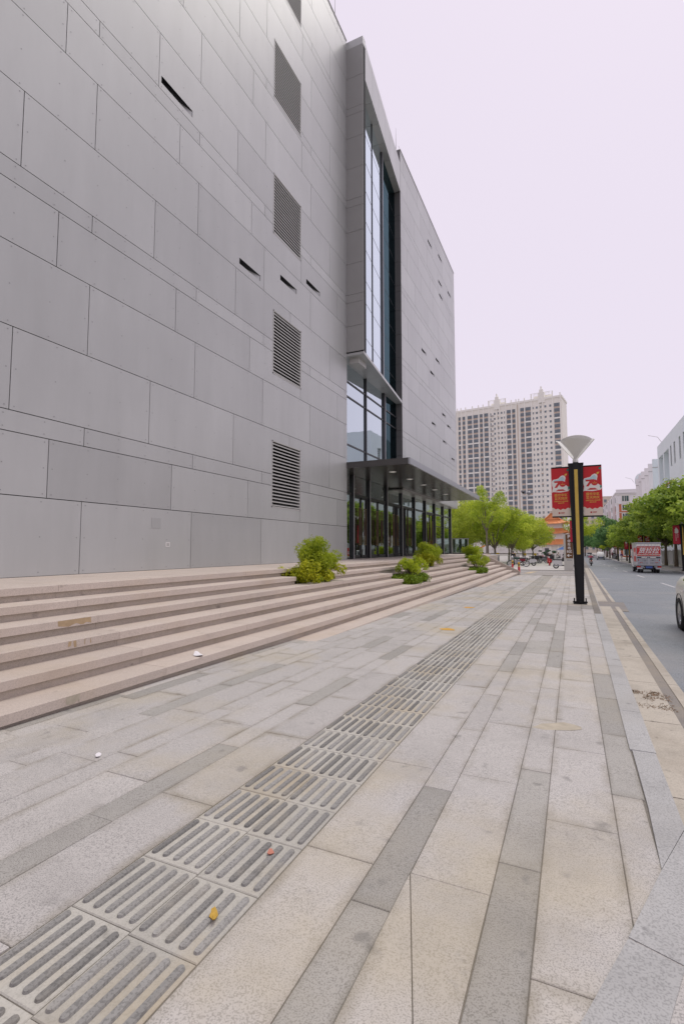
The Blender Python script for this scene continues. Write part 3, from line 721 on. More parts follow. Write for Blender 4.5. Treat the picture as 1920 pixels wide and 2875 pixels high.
# entrance front under the canopy
FIN=[18.72,19.55,21.45,23.85,26.3,28.75,31.2,33.6,36.05,38.5]
ent=MB().box(GX-.10,GX+.02,17.72,38.55,.932-bz,.985-bz).build('entrance_front',M['mull'],bld)
for y in FIN[1:]:
    f=MB().box(GX,GX+.11,y-.045,y+.045,.94-bz,4.55-bz).build('mullion_fin',M['mull'],ent)
    MB().box(GX+.11,GX+.12,y-.045,y+.045,.94-bz,4.55-bz).build('fin_edge',M['alu'],f)
for ya,yb in zip([17.72]+FIN[1:-1],FIN[1:]):
    zt=3.72
    MB().box(GX-.01,GX+.05,ya+.03,yb-.03,zt-.05-bz,zt+.05-bz).build('transom',M['mull'],ent)
    pane(ya+.03,yb-.03,zt+.05,4.55,M['doorglass'],ent,GX+.01)
    door=(19.5<ya<22 or 23<ya<24.5 or 31<ya<32 or 26<ya<27)
    if not door or yb-ya<2:
        pane(ya+.03,yb-.03,.985,zt-.05,M['doorglass'],ent,GX+.01)
        if ya>33: MB().box(GX-.01,GX+.03,ya+.03,yb-.03,2.88-bz,2.93-bz).build('transom',M['mull'],ent)
    if door:
        mid=(ya+yb)/2
        for da,db in ((ya+.05,mid-.02),(mid+.02,yb-.05)):
            dr=MB(); z0,z1=.99,zt-.06
            for q in ((da,da+.07,z0,z1),(db-.07,db,z0,z1),(da,db,z0,z0+.10),(da,db,z1-.08,z1)): dr.box(GX-.02,GX+.04,q[0],q[1],q[2]-bz,q[3]-bz)
            d=dr.build('door',M['mull'],ent); pane(da+.07,db-.07,z0+.1,z1-.08,M['doorglass'],d,GX+.012)
            hy=mid-.30 if da<mid-.5 else mid+.30
            hd=MB()
            for dy in (-.13,0,.13):
                hd.box(GX+.10,GX+.12,hy+dy-.014,hy+dy+.014,1.55-bz,3.15-bz,0); hd.box(GX+.12,GX+.135,hy+dy-.02,hy+dy+.02,1.95-bz,2.75-bz,1)
            hd.box(GX+.10,GX+.13,hy-.15,hy+.15,1.53-bz,1.56-bz,0); hd.box(GX+.10,GX+.13,hy-.15,hy+.15,3.14-bz,3.17-bz,0)
            for z in (1.7,3.0): hd.box(GX+.02,GX+.10,hy-.012,hy+.012,z-bz,z+.02-bz,0)
            hd.build('door_handle',[M['brass'],M['wood']],d)
# some leaves of the doors stand open inwards: dark deep jambs
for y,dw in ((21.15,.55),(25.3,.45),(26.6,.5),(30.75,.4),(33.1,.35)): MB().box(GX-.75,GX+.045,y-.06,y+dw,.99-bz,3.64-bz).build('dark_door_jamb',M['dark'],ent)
# canopy
can=MB().box(GX+.02,2.58,17.70,33.0,4.60-bz,4.78-bz).build('canopy',M['canopy_edge'],bld)
MB().box(2.53,2.60,17.69,33.01,4.545-bz,4.785-bz).build('canopy_fascia',M['canopy_edge'],can)
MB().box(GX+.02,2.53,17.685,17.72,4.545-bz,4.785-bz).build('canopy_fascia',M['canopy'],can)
MB().box(GX+.02,2.53,32.98,33.015,4.545-bz,4.785-bz).build('canopy_fascia',M['canopy_edge'],can)
n=9
for i in range(n):
    ya=17.72+(32.98-17.72)*i/n; yb=17.72+(32.98-17.72)*(i+1)/n
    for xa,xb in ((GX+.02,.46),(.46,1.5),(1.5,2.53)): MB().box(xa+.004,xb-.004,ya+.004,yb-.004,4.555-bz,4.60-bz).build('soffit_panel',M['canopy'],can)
for y in (19.37,21.77,24.07,26.33,28.82):
    mb=MB(); mb.lathe([(.001,0),(.13,0),(.13,.02)],(1.33,y,4.545-bz),n=20); d=mb.build('downlight',M['lampdisc'],can)
    MB().lathe([(.13,-.002),(.165,-.002),(.165,.012),(.13,.012)],(1.33,y,4.545-bz),n=20).build('downlight_rim',M['alu'],d)
MB().box(-14,-.005,24.93,38.58,4.44-bz,4.50-bz).build('overhang_soffit',M['panel'],bld)
tag(bld,'large grey panel clad museum building with louvred windows, glass bay and canopy','building')
MB().box(-16,GX-.02,17.65,24.95,22.42-bz,22.6-bz).build('bay_roof',M['joint'],bld)
ep=MB().box(-12,GX-.1,38.53,38.55,.99-bz,4.44-bz).build('end_pane',M['doorglass'],ent)

# ================================================================= FOLIAGE
def leafcloud(centers, radii, n, size, aspect=.5, flat=.0, seed=1, tone_bias=0.0, droop=0.0):
    r=np.random.default_rng(seed); centers=np.array(centers,float); radii=np.array(radii,float)
    if radii.ndim==1: radii=np.stack([radii]*3,1)
    wgt=radii.prod(1)**(2/3.); idx=r.choice(len(centers),n,p=wgt/wgt.sum())
    d=r.normal(size=(n,3)); d/=np.linalg.norm(d,axis=1)[:,None]
    rad=.45+.55*r.random(n)**.5
    p=centers[idx]+d*radii[idx]*rad[:,None]*(1+.12*r.normal(size=(n,1)))
    nrm=d*.8+r.normal(size=(n,3))*.65; nrm[:,2]+=flat; nrm/=np.linalg.norm(nrm,axis=1)[:,None]
    t=np.cross(nrm,r.normal(size=(n,3))); t[:,2]-=droop; t-=nrm*(t*nrm).sum(1)[:,None]; t/=np.linalg.norm(t,axis=1)[:,None]+1e-9
    b=np.cross(nrm,t); s=size*(.6+.8*r.random(n))[:,None]
    l=s*.5; w_=s*.5*aspect
    v=np.stack([p-t*l,p+b*w_-nrm*s*.06,p+t*l,p-b*w_-nrm*s*.06],1).reshape(-1,3)
    ct=r.random(len(centers))
    tone=np.clip(.45*r.random(n)+.35*ct[idx]+.25*(d[:,2]*.5+.5)*r.random(n)+tone_bias,0,1)
    return v,tone
def leafmesh(name, parts, mat):
    v=np.concatenate([a for a,b in parts]); tone=np.concatenate([b for a,b in parts]); n=len(tone)
    me=bpy.data.meshes.new(name); me.vertices.add(4*n); me.vertices.foreach_set('co',v.astype(np.float32).ravel())
    me.loops.add(4*n); me.loops.foreach_set('vertex_index',np.arange(4*n,dtype=np.int32))
    me.polygons.add(n); me.polygons.foreach_set('loop_start',np.arange(0,4*n,4,dtype=np.int32)); me.polygons.foreach_set('loop_total',np.full(n,4,dtype=np.int32))
    a=me.attributes.new('tone','FLOAT','FACE'); a.data.foreach_set('value',tone.astype(np.float32))
    me.materials.append(mat); me.update(calc_edges=True); return me
def make_tree(kind, seed, height, spread, trunk_h, trunk_r, nclump, nleaf, lsize, leaf, bark, aspect=.45, flat=.3, oblate=.75, lean=0.0, cy=None):
    r=random.Random(seed)
    cz=(trunk_h+height)/2 if cy is None else cy
    cen=[];rad=[]
    for i in range(nclump):
        a=r.uniform(0,2*pi); t=r.uniform(-1,1); q=(r.random())**.45
        k=sqrt(max(0,1-t*t))
        cen.append((spread*q*k*cos(a),spread*q*k*sin(a),cz+(height-trunk_h)/2*t*q*.95)); rad.append(spread*r.choice((.12,.16,.20,.26,.32)))
    radii=[(q,q,q*oblate) for q in rad]
    crown=leafmesh('crown',[leafcloud(cen,radii,nleaf,lsize,aspect,flat,seed)],leaf)
    mb=MB()
    th=trunk_h*1.12; pts=[(0,0,-.1),(lean*.2,.0,th*.3),(lean*.6+.03,.03,th*.7),(lean,.0,th)]
    mb.tube(pts,[trunk_r*1.25,trunk_r,trunk_r*.85,trunk_r*.7],9)
    pick=sorted(range(nclump),key=lambda i:-rad[i])[:min(nclump,14)]
    for i in pick:
        c=Vector(cen[i]); s=Vector((lean,0,th*r.uniform(.80,1.0))); m=s.lerp(c,.5)+Vector((r.uniform(-.2,.2),r.uniform(-.2,.2),r.uniform(.0,.4)))*spread*.3
        mb.tube([s,m,c],[trunk_r*.45,trunk_r*.26,trunk_r*.08],6)
    return crown, mb.mesh('trunk',bark)
def plant_tree(name, protos, label, group, x, y, s=1.0, rz=None, z=None, sz=None, pit=False):
    root=empty(name,(x,y,zg(y) if z is None else z),(0,0,random.uniform(0,6.28) if rz is None else rz))
    crown,trunk=protos
    root.scale=(s,s,sz or s)
    obj('trunk',trunk,root); obj('crown',crown,root)
    tag(root,label,'tree',group); return root
# broad street trees on the far pavement
RT=[make_tree('r',s,7.9,4.3,2.6,.17,64,15000,.38,M['leafR'],M['bark'],.42,.5,.62,cy=5.2) for s in (11,12,13)]
DT=[make_tree('d',s,8.5,4.2,2.4,.16,40,9000,.36,M['leafD'],M['bark'],.5,.4,.7,cy=5.4) for s in (21,22)]
G='street trees along the far pavement'
SPOTR=[(10.25,50.0,1.05),(10.2,57.2,1.05),(10.2,64.4,1.06),(10.3,71.6,1.0),(10.0,79,1.0),(10.2,87,.98),(9.9,96,.95),(10.1,105,.98),(9.9,115,.9)]
LR=['street tree mostly hidden past the right edge, nearest on the far pavement','street tree at the right edge of the photo beside the crimson banner lamp','thick trunked street tree in a square pit nearest the compound wall','second thick trunked street tree right of the truck','broad street tree whose crown rises behind the truck','broad green street tree just behind the truck on the far pavement','street tree left of the truck above the crimson banners','street tree over the thin trunks left of the truck','street tree beside the far pair of red banners']
for i,(x,y,s) in enumerate(SPOTR):
    plant_tree('street_tree',RT[i%3],LR[i],G,x,y,s,rz=i*1.9+.4)
    if 56<y<75: tag(MB().prism([(x-.8,y-.8),(x+.8,y-.8),(x+.8,y+.8),(x-.8,y+.8)],lambda a,b:zg(b)-.05,lambda a,b:zg(b)+.10).build('tree_pit',M['kerb']),{57.2:'low stone tree pit cut off by the right edge',64.4:'low stone tree pit under the thick trunk by the wall',71.6:'low stone tree pit just right of the truck'}[y],'tree pit','tree pits')
SPOTD=[(9.2,128,1.0),(9.4,138,1.05),(9.0,150,1.0),(8.4,165,.95),(7.4,185,1.15),(4.2,205,1.3),(9.5,170,1.4)]
LD=['dark green tree beyond the white van on the right','second dark green tree beyond the white van','dark tree deep down the street on the right','small dark tree deep down the street','dark tree far down the street before the beige flats','tall bluish dark tree at the end of the street','tall dark tree by the white and red flats']
for i,(x,y,s) in enumerate(SPOTD): plant_tree('dark_tree',DT[i%2],LD[i],'dark trees far down the street',x,y,s,rz=i*2.3)
SMT=make_tree('s',31,4.6,1.7,1.9,.07,18,3000,.22,M['leafG'],M['bark2'])
for i,(x,y) in enumerate([(8.6,146),(8.5,158),(8.3,172)]): plant_tree('small_tree',SMT,['small yellow green tree right of the white van','second small yellow green tree beyond the van','third small yellow green tree far beyond the van'][i],'small trees beyond the van',x,y,1.2)
# trees of the plaza on the left
LT=[make_tree('l',s,6.0,2.8,1.5,.10,48,12500,.19,M['leafL'],M['bark2'],.36,.0,.85,cy=3.75) for s in (41,42)]
GT=make_tree('g',45,6.0,2.9,1.6,.12,48,11500,.20,M['leafG'],M['bark2'],.4,.1,.8,cy=4.0)
TALL=make_tree('t',47,9.6,2.4,4.2,.13,46,7800,.19,M['leafG'],M['bark2'],.42,.1,.9,cy=7.2)
plant_tree('plaza_tree',TALL,'tall slim plaza tree rising behind the tip of the canopy','plaza trees',-9.4,62,1.0,rz=.6)
for i,(x,y,pr,s,l) in enumerate([(-9.3,68,GT,1.28,'round plaza tree right of the tall slim tree'),(-7.7,73,LT[0],1.32,'yellow green plaza tree above the white motorcycle'),(-7.0,82,LT[1],1.42,'yellow green plaza tree left of the orange roofed gate'),
      (-6.4,94,LT[0],1.38,'smaller yellow green plaza tree closest to the orange roofed gate'),(-13.2,66,LT[1],1.35,'yellow green plaza tree behind the glass balustrade'),(-16.2,72,LT[0],1.75,'leafy plaza tree just beyond the far end of the building'),
      (-12.6,84,GT,1.6,'plaza tree between the balustrade and the tall slim tree'),(-10.2,92,LT[0],1.6,'plaza tree rising behind the round trees'),(-19.5,88,LT[1],2.0,'yellow green tree seen through the end glass of the building'),(-9.0,110,GT,1.3,'green plaza tree at the back of the row')]):
    plant_tree('plaza_tree',pr,l,'plaza trees',x,y,s,rz=i*1.7+.2)
LEANT=make_tree('q',52,8.8,2.6,3.4,.12,44,7000,.20,M['leafL'],M['bark'],.42,.1,.9,lean=-1.0,cy=6.4)
plant_tree('plaza_tree',LEANT,'leaning tree behind the black lamp post and car park sign','plaza trees',.9,72,1.0,rz=.2)
PT=make_tree('p',61,2.6,1.5,.5,.08,14,2600,.22,M['pine'],M['bark'],.3,.5,.35,cy=1.6)
plant_tree('pine_tree',PT,'low layered dark pine in front of the orange roofed gate',None,-4.6,112,1.15)
# yellow ribbons tied round plaza trunks
for i,(x,y) in enumerate([(-9.2,70),(-7.6,75),(-6.9,84),(-6.2,97)]):
    mb=MB(); mb.lathe([(.17,0),(.22,.12),(.22,.3),(.17,.4)],(0,0,0),n=10)
    tag(mb.build('trunk_wrap',M['yelflower'],None,(x,y,zg(y)+1.15)),['yellow wrap round the trunk of the round plaza tree','yellow wrap round the trunk above the white motorcycle','yellow wrap on the trunk left of the orange roofed gate','yellow wrap on the trunk closest to the orange roofed gate'][i],'trunk wrap','yellow trunk wraps')
# shrubs in the step planters
def shrub(idx,y0,y1,lvl,label,hi,low,yellow,lowcol='leafS2'):
    z=zk(lvl)-.012; xf=xk(lvl)-.03; cx=xf-.42; cyy=(y0+y1)/2
    root=empty('planter_shrub',(cx,cyy,z)); tag(root,label,'shrub','shrubs in the step planters')
    r=random.Random(100+idx); w_=(y1-y0)
    # round shrub
    H,R=hi
    cen=[];rad=[]
    airy=idx in (1,3)
    for i in range(34):
        a=r.uniform(0,2*pi); t=r.uniform(-.85,1); q=r.random()**.4; k=sqrt(max(0,1-t*t))
        cen.append((R*.92*q*k*cos(a),R*q*k*sin(a)+w_*.10,H*(.68 if airy else .60)+H*(.30 if airy else .40)*t*q)); rad.append(R*r.uniform(.14,.24) if airy else R*r.uniform(.20,.36))
    obj('crown',leafmesh('crown',[leafcloud(cen,rad,9000 if idx in (0,2,4) else 5200,.062,.30,.1,200+idx)],M['leafS']),root)
    mb=MB()
    for i in range(34 if airy else 18):
        c=Vector(cen[i]); mb.tube([(r.uniform(-.05,.05),w_*.1+r.uniform(-.06,.06),0),c*.5+Vector((0,w_*.05,.02)),c],[.018,.011,.004],5)
    obj('stem',mb.mesh('stem',M['bark']),root)
    # low hedge round its foot
    cen=[];rad=[]
    for i in range(46):
        x=r.uniform(-.40,.40); y=r.uniform(-w_/2+.10,w_/2-.10)
        cen.append((x,y,r.uniform(.10,low))); rad.append(r.uniform(.09,.17))
    obj('low_hedge',leafmesh('low_hedge',[leafcloud(cen,rad,5600,.075,.36,.5,300+idx,.1)],M['leafY'] if yellow else M[lowcol]),root)
SH=[('large bushy shrub with a yellowish hedge in the nearest step planter',(1.02,.56),.46,True),('open twiggy shrub over a low green hedge in the second planter',(.86,.55),.20,False),
    ('rounded shrub with yellow green skirt in the third planter near the doors',(1.02,.62),.48,True),('pale feathery shrub over a dark low hedge in the lowest far planter',(.98,.60),.22,False),('dense shrub in the farthest planter by the cheek wall',(.95,.62),.36,False)]
for i,(a,b,s) in enumerate(PLANT): shrub(i,a,b,s,*SH[i])
# lawn and low planting behind the balustrade
gr=leafmesh('grass_bank',[leafcloud([(-14+random.uniform(-6,5),48+random.uniform(-4,8),zg(50)+random.uniform(.1,1.0)) for _ in range(60)],[.9]*60,9000,.22,.25,.3,77)],M['grass'])
o=obj('grass_bank',gr); tag(o,'bright green grass bank behind the glass balustrade','grass',kind='stuff')

# ================================================================= STREET LAMPS
def banner70():
    root=MB().box(-.255,.255,-.006,.006,0,1.47).mesh('banner',M['red'])
    return root
def banner_parts(parent,x,z,scale=1.0,two=True):
    """red anniversary banner facing -y, hung between two black arms"""
    b=obj('banner',BAN['cloth'],parent,(x,0,z))
    for nm,me,loc in BAN['prints']: obj(nm,me,b,loc[:3],loc[3] if len(loc)>3 else (0,0,0))
    return b
BAN={}
def make_banner():
    BAN['cloth']=MB().box(-.245,.245,-.005,.005,0,1.44).mesh('banner',M['red'])
    pr=[]
    yf=-.0065
    # cream foot with a scalloped upper edge
    top=[(-.245+.49*i/16,.20+.018*sin(i*1.5)+.05*(abs(i-8)/8)**1.5) for i in range(17)]
    pr.append(('cream_foot',MB().plate([(-.245,0),(.245,0)]+top[::-1],yf,yf+.001).mesh('cream_foot',M['cream']),(0,0,0)))
    # pale emblem shape
    out_=[(-.235,.70),(-.20,.72),(.0,.70),(.20,.73),(.24,.78),(.21,.85),(.13,.92),(.12,1.03),(.14,1.12),(.12,1.18),(.06,1.20),(.0,1.17),(-.05,1.11),(-.13,1.09),(-.20,1.08),(-.235,1.02),(-.23,.92),(-.21,.84),(-.225,.77)]
    pr.append(('emblem_ground',MB().plate(out_,yf,yf+.001).mesh('emblem_ground',M['bannerwhite']),(0,0,0)))
    pr.append(('emblem_sky',MB().plate([(-.18,1.0),(.09,.98),(.11,1.1),(.06,1.17),(.0,1.14),(-.06,1.08),(-.19,1.06)],yf-.001,yf).mesh('emblem_sky',M['skyblue']),(0,0,0)))
    # the figure 70
    pr.append(('figure',MB().plate([(-.165,1.035),(-.165,.985),(-.07,.985),(-.165,.845),(-.10,.838),(.01,.99),(.06,1.02),(.05,1.04)],yf-.003,yf-.001).mesh('figure',M['redprint']),(0,0,0)))
    ring=[(.058+.088*cos(2*pi*i/24),.945+.085*sin(2*pi*i/24)) for i in range(24)]
    pr.append(('figure',MB().plate(ring,yf-.0045,yf-.0025).mesh('figure',M['redprint']),(0,0,0)))
    pr.append(('figure_star',MB().plate([(.045,.965),(.07,.965),(.058,.985)],yf-.006,yf-.0045).mesh('figure_star',M['goldtext']),(0,0,0)))
    pr.append(('figure_band',MB().box(.005,.115,yf-.006,yf-.0045,.925,.935).mesh('figure_band',M['goldtext']),(0,0,0)))
    gate=MB()
    for a,z0,z1 in ((.13,.74,.755),(.10,.757,.772),(.075,.774,.79)): gate.box(-a,a,yf-.003,yf-.001,z0,z1)
    pr.append(('gate_print',gate.mesh('gate_print',M['redprint']),(0,0,0)))
    pr.append(('leaf_print',MB().plate([(.205,.77),(.235,.80),(.235,.85),(.21,.88),(.19,.83)],yf-.003,yf-.001).mesh('leaf_print',M['greenprint']),(0,0,0)))
    pr.append(('flower_print',MB().plate([(.12,1.17),(.17,1.20),(.19,1.25),(.14,1.24),(.11,1.22)],yf-.003,yf-.001).mesh('flower_print',M['goldtext']),(0,0,0)))
    pr.append(('round_badge',MB().lathe([(.001,0),(.034,0),(.034,.002)],(.205,yf,1.35),ax='y',n=16).mesh('round_badge',M['greenprint']),(0,0,0)))
    for s,size,z,m in (('盛世华诞',.088,.615,'goldtext'),('普天同庆',.088,.515,'goldtext'),('热烈庆祝中华人民共和国',.034,.435,'goldtext'),('成立70周年',.034,.385,'goldtext')):
        pr.append(('banner_lettering',text_mesh(s,size,M[m],bold=.001),(0,yf-.001,z,FRONT)))
    pr.append(('seal_print',MB().box(-.075,-.03,yf-.003,yf-.001,.075,.12).mesh('seal_print',M['darkred']),(0,0,0)))
    pr.append(('seal_lines',MB().box(-.01,.09,yf-.003,yf-.001,.10,.115).box(-.01,.08,yf-.003,yf-.001,.08,.09).mesh('seal_lines',M['darkred']),(0,0,0)))
    BAN['prints']=pr
make_banner()
def make_lamp(name,x,y,label,kind,zb=None,gold=True):
    root=empty(name,(x,y,zg(y) if zb is None else zb),(0,0,0)); tag(root,label,'street lamp','black street lamps')
    H=3.98
    pole=MB()
    # four flanges that widen upwards round a core
    def taper(xa,xb,ya,yb,xa2,xb2,ya2,yb2,z0,z1): pole.add([(xa,ya,z0),(xb,ya,z0),(xb,yb,z0),(xa,yb,z0),(xa2,ya2,z1),(xb2,ya2,z1),(xb2,yb2,z1),(xa2,yb2,z1)],[(0,3,2,1),(4,5,6,7),(0,1,5,4),(1,2,6,5),(2,3,7,6),(3,0,4,7)])
    taper(-.105,.105,-.075,.075,-.195,.195,-.075,.075,.02,H)
    taper(-.075,.075,-.115,-.075,-.075,.075,-.165,-.075,.02,H+.06)
    taper(-.075,.075,.075,.115,-.075,.075,.075,.165,.02,H+.06)
    p=pole.build('pole',M['blackpole'],root)
    MB().box(-.205,.205,-.085,.085,H,H+.05).build('pole_cap',M['blackpole'],p)
    g=lambda z:-.116-(.05)*(z/ H)
    gz=MB(); z0,z1=1.40,3.83
    gz.add([(-.045,g(z0)-.004,z0),(.045,g(z0)-.004,z0),(.045,g(z1)-.004,z1),(-.045,g(z1)-.004,z1),(-.045,g(z0)+.01,z0),(.045,g(z0)+.01,z0),(.045,g(z1)+.01,z1),(-.045,g(z1)+.01,z1)],[(0,1,2,3),(1,5,6,2),(4,0,3,7),(5,4,7,6),(0,4,5,1),(3,2,6,7)])
    gz.build('gold_panel',M['gold'],p)
    bs=MB().box(-.17,.17,-.17,.17,0,.025)
    for a in (-1,1):
        for bx in (0,1):
            if bx: bs.prism([(a*.105,-.02),(a*.19,-.02),(a*.19,.02),(a*.105,.02)][::a],.025,.07)
            else: bs.prism([(-.02,a*.115),(-.02,a*.19),(.02,a*.19),(.02,a*.115)][::-a],.025,.07)
            bs.tube([(a*.15 if bx else 0,0 if bx else a*.15,.07),(a*.15 if bx else 0,0 if bx else a*.15,.16)],.018,6)
    bs.build('base_plate',M['blackpole'],root)
    # shade: curved petals opening upwards
    nk=MB().lathe([(.075,0),(.075,.10),(.055,.13),(.05,.20)],(0,0,H+.05),n=12).build('neck',M['shade'],root)
    pet=MB(); nu,nv=8,7
    vs_=[]
    for j in range(nv+1):
        v=j/nv
        for i in range(nu+1):
            u=-1+2*i/nu
            ang=u*radians(50)*(.35+.65*v**.5); r=.05+.50*v**1.05; z=.10+.62*v+(-.10*u*u*v)
            vs_.append((r*sin(ang),-r*cos(ang)*.92,z))
    f=[(j*(nu+1)+i,j*(nu+1)+i+1,(j+1)*(nu+1)+i+1,(j+1)*(nu+1)+i) for j in range(nv) for i in range(nu)]
    vb=[(a*.965,b*.965,c+.012) for a,b,c in vs_]; nvv=len(vs_)
    rim=[nv*(nu+1)+i for i in range(nu+1)]
    pet.add(vs_+vb,f+[tuple(q+nvv for q in reversed(t)) for t in f]+[(a,b,b+nvv,a+nvv) for a,b in zip(rim[:-1],rim[1:])]+[((j+1)*(nu+1),j*(nu+1),j*(nu+1)+nvv,(j+1)*(nu+1)+nvv) for j in range(nv)]+[(j*(nu+1)+nu,(j+1)*(nu+1)+nu,(j+1)*(nu+1)+nu+nvv,j*(nu+1)+nu+nvv) for j in range(nv)],0,True)
    pm=pet.mesh('shade_petal',M['shade'])
    for k in range(3): obj('shade_petal',pm,nk,(0,0,H+.05),(0,0,radians(4)+k*2*pi/3))
    if kind=='70':
        for sx in (-1,1):
            for z in (2.485,4.0-.07): MB().tube([(sx*.13,0,z),(sx*.66,0,z)],.022,6).build('banner_arm',M['blackpole'],root)
            banner_parts(root,sx*.415,2.50)
    elif kind=='crimson' or kind=='crimson1':
        for sx in ((-1,1) if kind=='crimson' else (-1,)):
            for z in (2.30,4.0-.07): MB().tube([(sx*.13,0,z),(sx*.68,0,z)],.022,6).build('banner_arm',M['blackpole'],root)
            b=MB().box(-.27,.27,-.005,.005,0,1.60).build('banner',M['magenta'],root,(sx*.42,0,2.32))
            blob=[(.0+.13*cos(t*pi/8)*(1+.25*sin(3*t)),1.12+.26*sin(t*pi/8)*(1+.2*cos(5*t))) for t in range(16)]
            MB().plate(blob,-.008,-.006).build('white_brush_print',M['bannerwhite'],b)
            gl_=MB()
            for cx_,n_,z_ in ((-.05,5,.80),(.085,3,.82)):
                for i in range(n_):      # brush characters too small to read: broken strokes
                    zc=z_-.115*i
                    gl_.box(cx_-.04,cx_+.035,-.008,-.006,zc+.02,zc+.032); gl_.box(cx_-.008,cx_+.006,-.0085,-.0065,zc-.035,zc+.045); gl_.box(cx_-.045,cx_+.045,-.0078,-.0062,zc-.03,zc-.018)
            gl_.build('brush_strokes',M['bannerwhite'],b)
    return root
make_lamp('street_lamp',.155,15.75,'tall black lamp post with golden strip and two red banners on the near pavement','70')
make_lamp('street_lamp',.56,41.0,'lamp post with one crimson banner hidden behind the near lamp post','crimson1')
make_lamp('street_lamp',8.55,50.6,'lamp post with crimson banner at the right edge of the photo','crimson1')
make_lamp('street_lamp',8.6,76.5,'lamp post with two red banners rising behind the truck','70')
make_lamp('street_lamp',8.65,96.0,'lamp post with crimson banners just left of the truck','crimson')
make_lamp('street_lamp',8.3,114,'lamp post with red banners left of the thin trunks, beside the person in purple','70')
make_lamp('street_lamp',8.3,172,'small distant lamp post far down the street','70')
# ---- car park sign
sg=empty('car_park_sign',(-.33,47.6,zg(47.6)+.03)); tag(sg,'grey pylon sign with brown panel and white car park lettering behind the lamp post','sign')
MB().box(-.37,.37,-.11,.11,0,3.15).build('post',M['signpost'],sg)
br=MB().box(-.20,.36,-.125,-.105,1.02,3.10).build('brown_panel',M['brown'],sg)
obj('lettering',text_mesh('P',.42,M['textwhite'],bold=.006),br,(.06,-.128,2.88),FRONT)
for i,ch in enumerate('停车场'): obj('lettering',text_mesh(ch,.27,M['textwhite'],bold=.004),br,(.07,-.128,2.50-.30*i),FRONT)
obj('lettering',text_mesh('B区',.27,M['textwhite'],bold=.004),br,(.08,-.128,1.60),FRONT)
ar=MB().plate([(-.12,1.27),(.02,1.41),(.07,1.37),(0,1.295),(.24,1.295),(.24,1.245),(0,1.245),(.07,1.17),(.02,1.13)][::-1],-.130,-.126).build('arrow',M['textwhite'],br)
MB().box(-.12,-.02,-.112,-.109,.82,.92).box(.0,.25,-.112,-.109,.84,.90).build('small_print',M['bikesilver'],sg)
# ---- camera pole
cp=empty('camera_pole',(.62,43.4,zg(43.4))); tag(cp,'white pole arm carrying two surveillance cameras behind the lamp post','camera pole')
MB().tube([(0,0,0),(0,0,6.25)],[.09,.06],10).build('pole',M['white'],cp)
MB().tube([(0,0,6.2),(-4.4,0,6.18)],[.05,.035],8).build('arm',M['white'],cp)
c=MB().tube([(-4.15,-.25,6.45),(-4.3,.15,6.62)],[.10,.08],10).build('camera',M['blackplastic'],cp); 
MB().tube([(-4.2,0,6.2),(-4.2,0,6.5)],.03,6).build('camera_bracket',M['white'],cp)
MB().ball((-3.75,0,6.42),.17).build('dome_camera',M['bikesilver'],cp)
# ---- bollards
def bollard(x,y,label):
    r=empty('bollard',(x,y,zg(y))); tag(r,label,'bollard','red and yellow bollards')
    MB().lathe([(.085,0),(.085,.42),(.075,.43)],n=12).build('red_post',M['bollardred'],r)
    MB().lathe([(.076,.42),(.08,.44),(.08,.52),(.07,.53)],n=12).build('yellow_band',M['bollardyel'],r)
    MB().lathe([(.07,.52),(.075,.54),(.075,.60),(.07,.61)],n=12).build('dark_band',M['blackplastic'],r)
    MB().lathe([(.07,.60),(.078,.62),(.078,.74),(.04,.79),(.001,.80)],n=12).build('yellow_top',M['bollardyel'],r)
bollard(-3.74,40.1,'red bollard with yellow bands at the foot of the cheek wall'); bollard(-5.44,51.9,'yellow topped bollard behind the cheek wall by the motorcycle wheel')
# ================================================================= VEHICLES
def wheel(parent,c,r,w_,ax='x',spokes=5,rimmat='rim',thin=False):
    """tyre with rim child; axle along x"""
    t=MB(); k=.70 if not thin else .84
    t.lathe([(r*k,-w_/2),(r*.94,-w_/2),(r,-w_*.32),(r,w_*.32),(r*.94,w_/2),(r*k,w_/2),(r*k,-w_/2)],(0,0,0),ax=ax,n=22)
    o=t.build('wheel',M['tyre'],parent,c)
    rm=MB(); rm.lathe([(r*k,-w_*.45),(r*k*.86,-w_*.38),(r*k*.86,w_*.38),(r*k,w_*.45)],(0,0,0),ax=ax,n=18)
    rm.lathe([(.001,-w_*.42),(r*.2,-w_*.42),(r*.2,w_*.42),(.001,w_*.42)],(0,0,0),ax=ax,n=10)
    for i in range(spokes):
        a=2*pi*i/spokes
        p0=Vector((0,cos(a)*r*.1,sin(a)*r*.1)); p1=Vector((0,cos(a)*r*k*.9,sin(a)*r*k*.9))
        if ax=='y': p0=Vector((p0.y,0,p0.z)); p1=Vector((p1.y,0,p1.z))
        rm.tube([p0,p1],[r*.075 if not thin else .012,r*.06 if not thin else .008],5)
    rm.build('rim',M[rimmat],o); return o
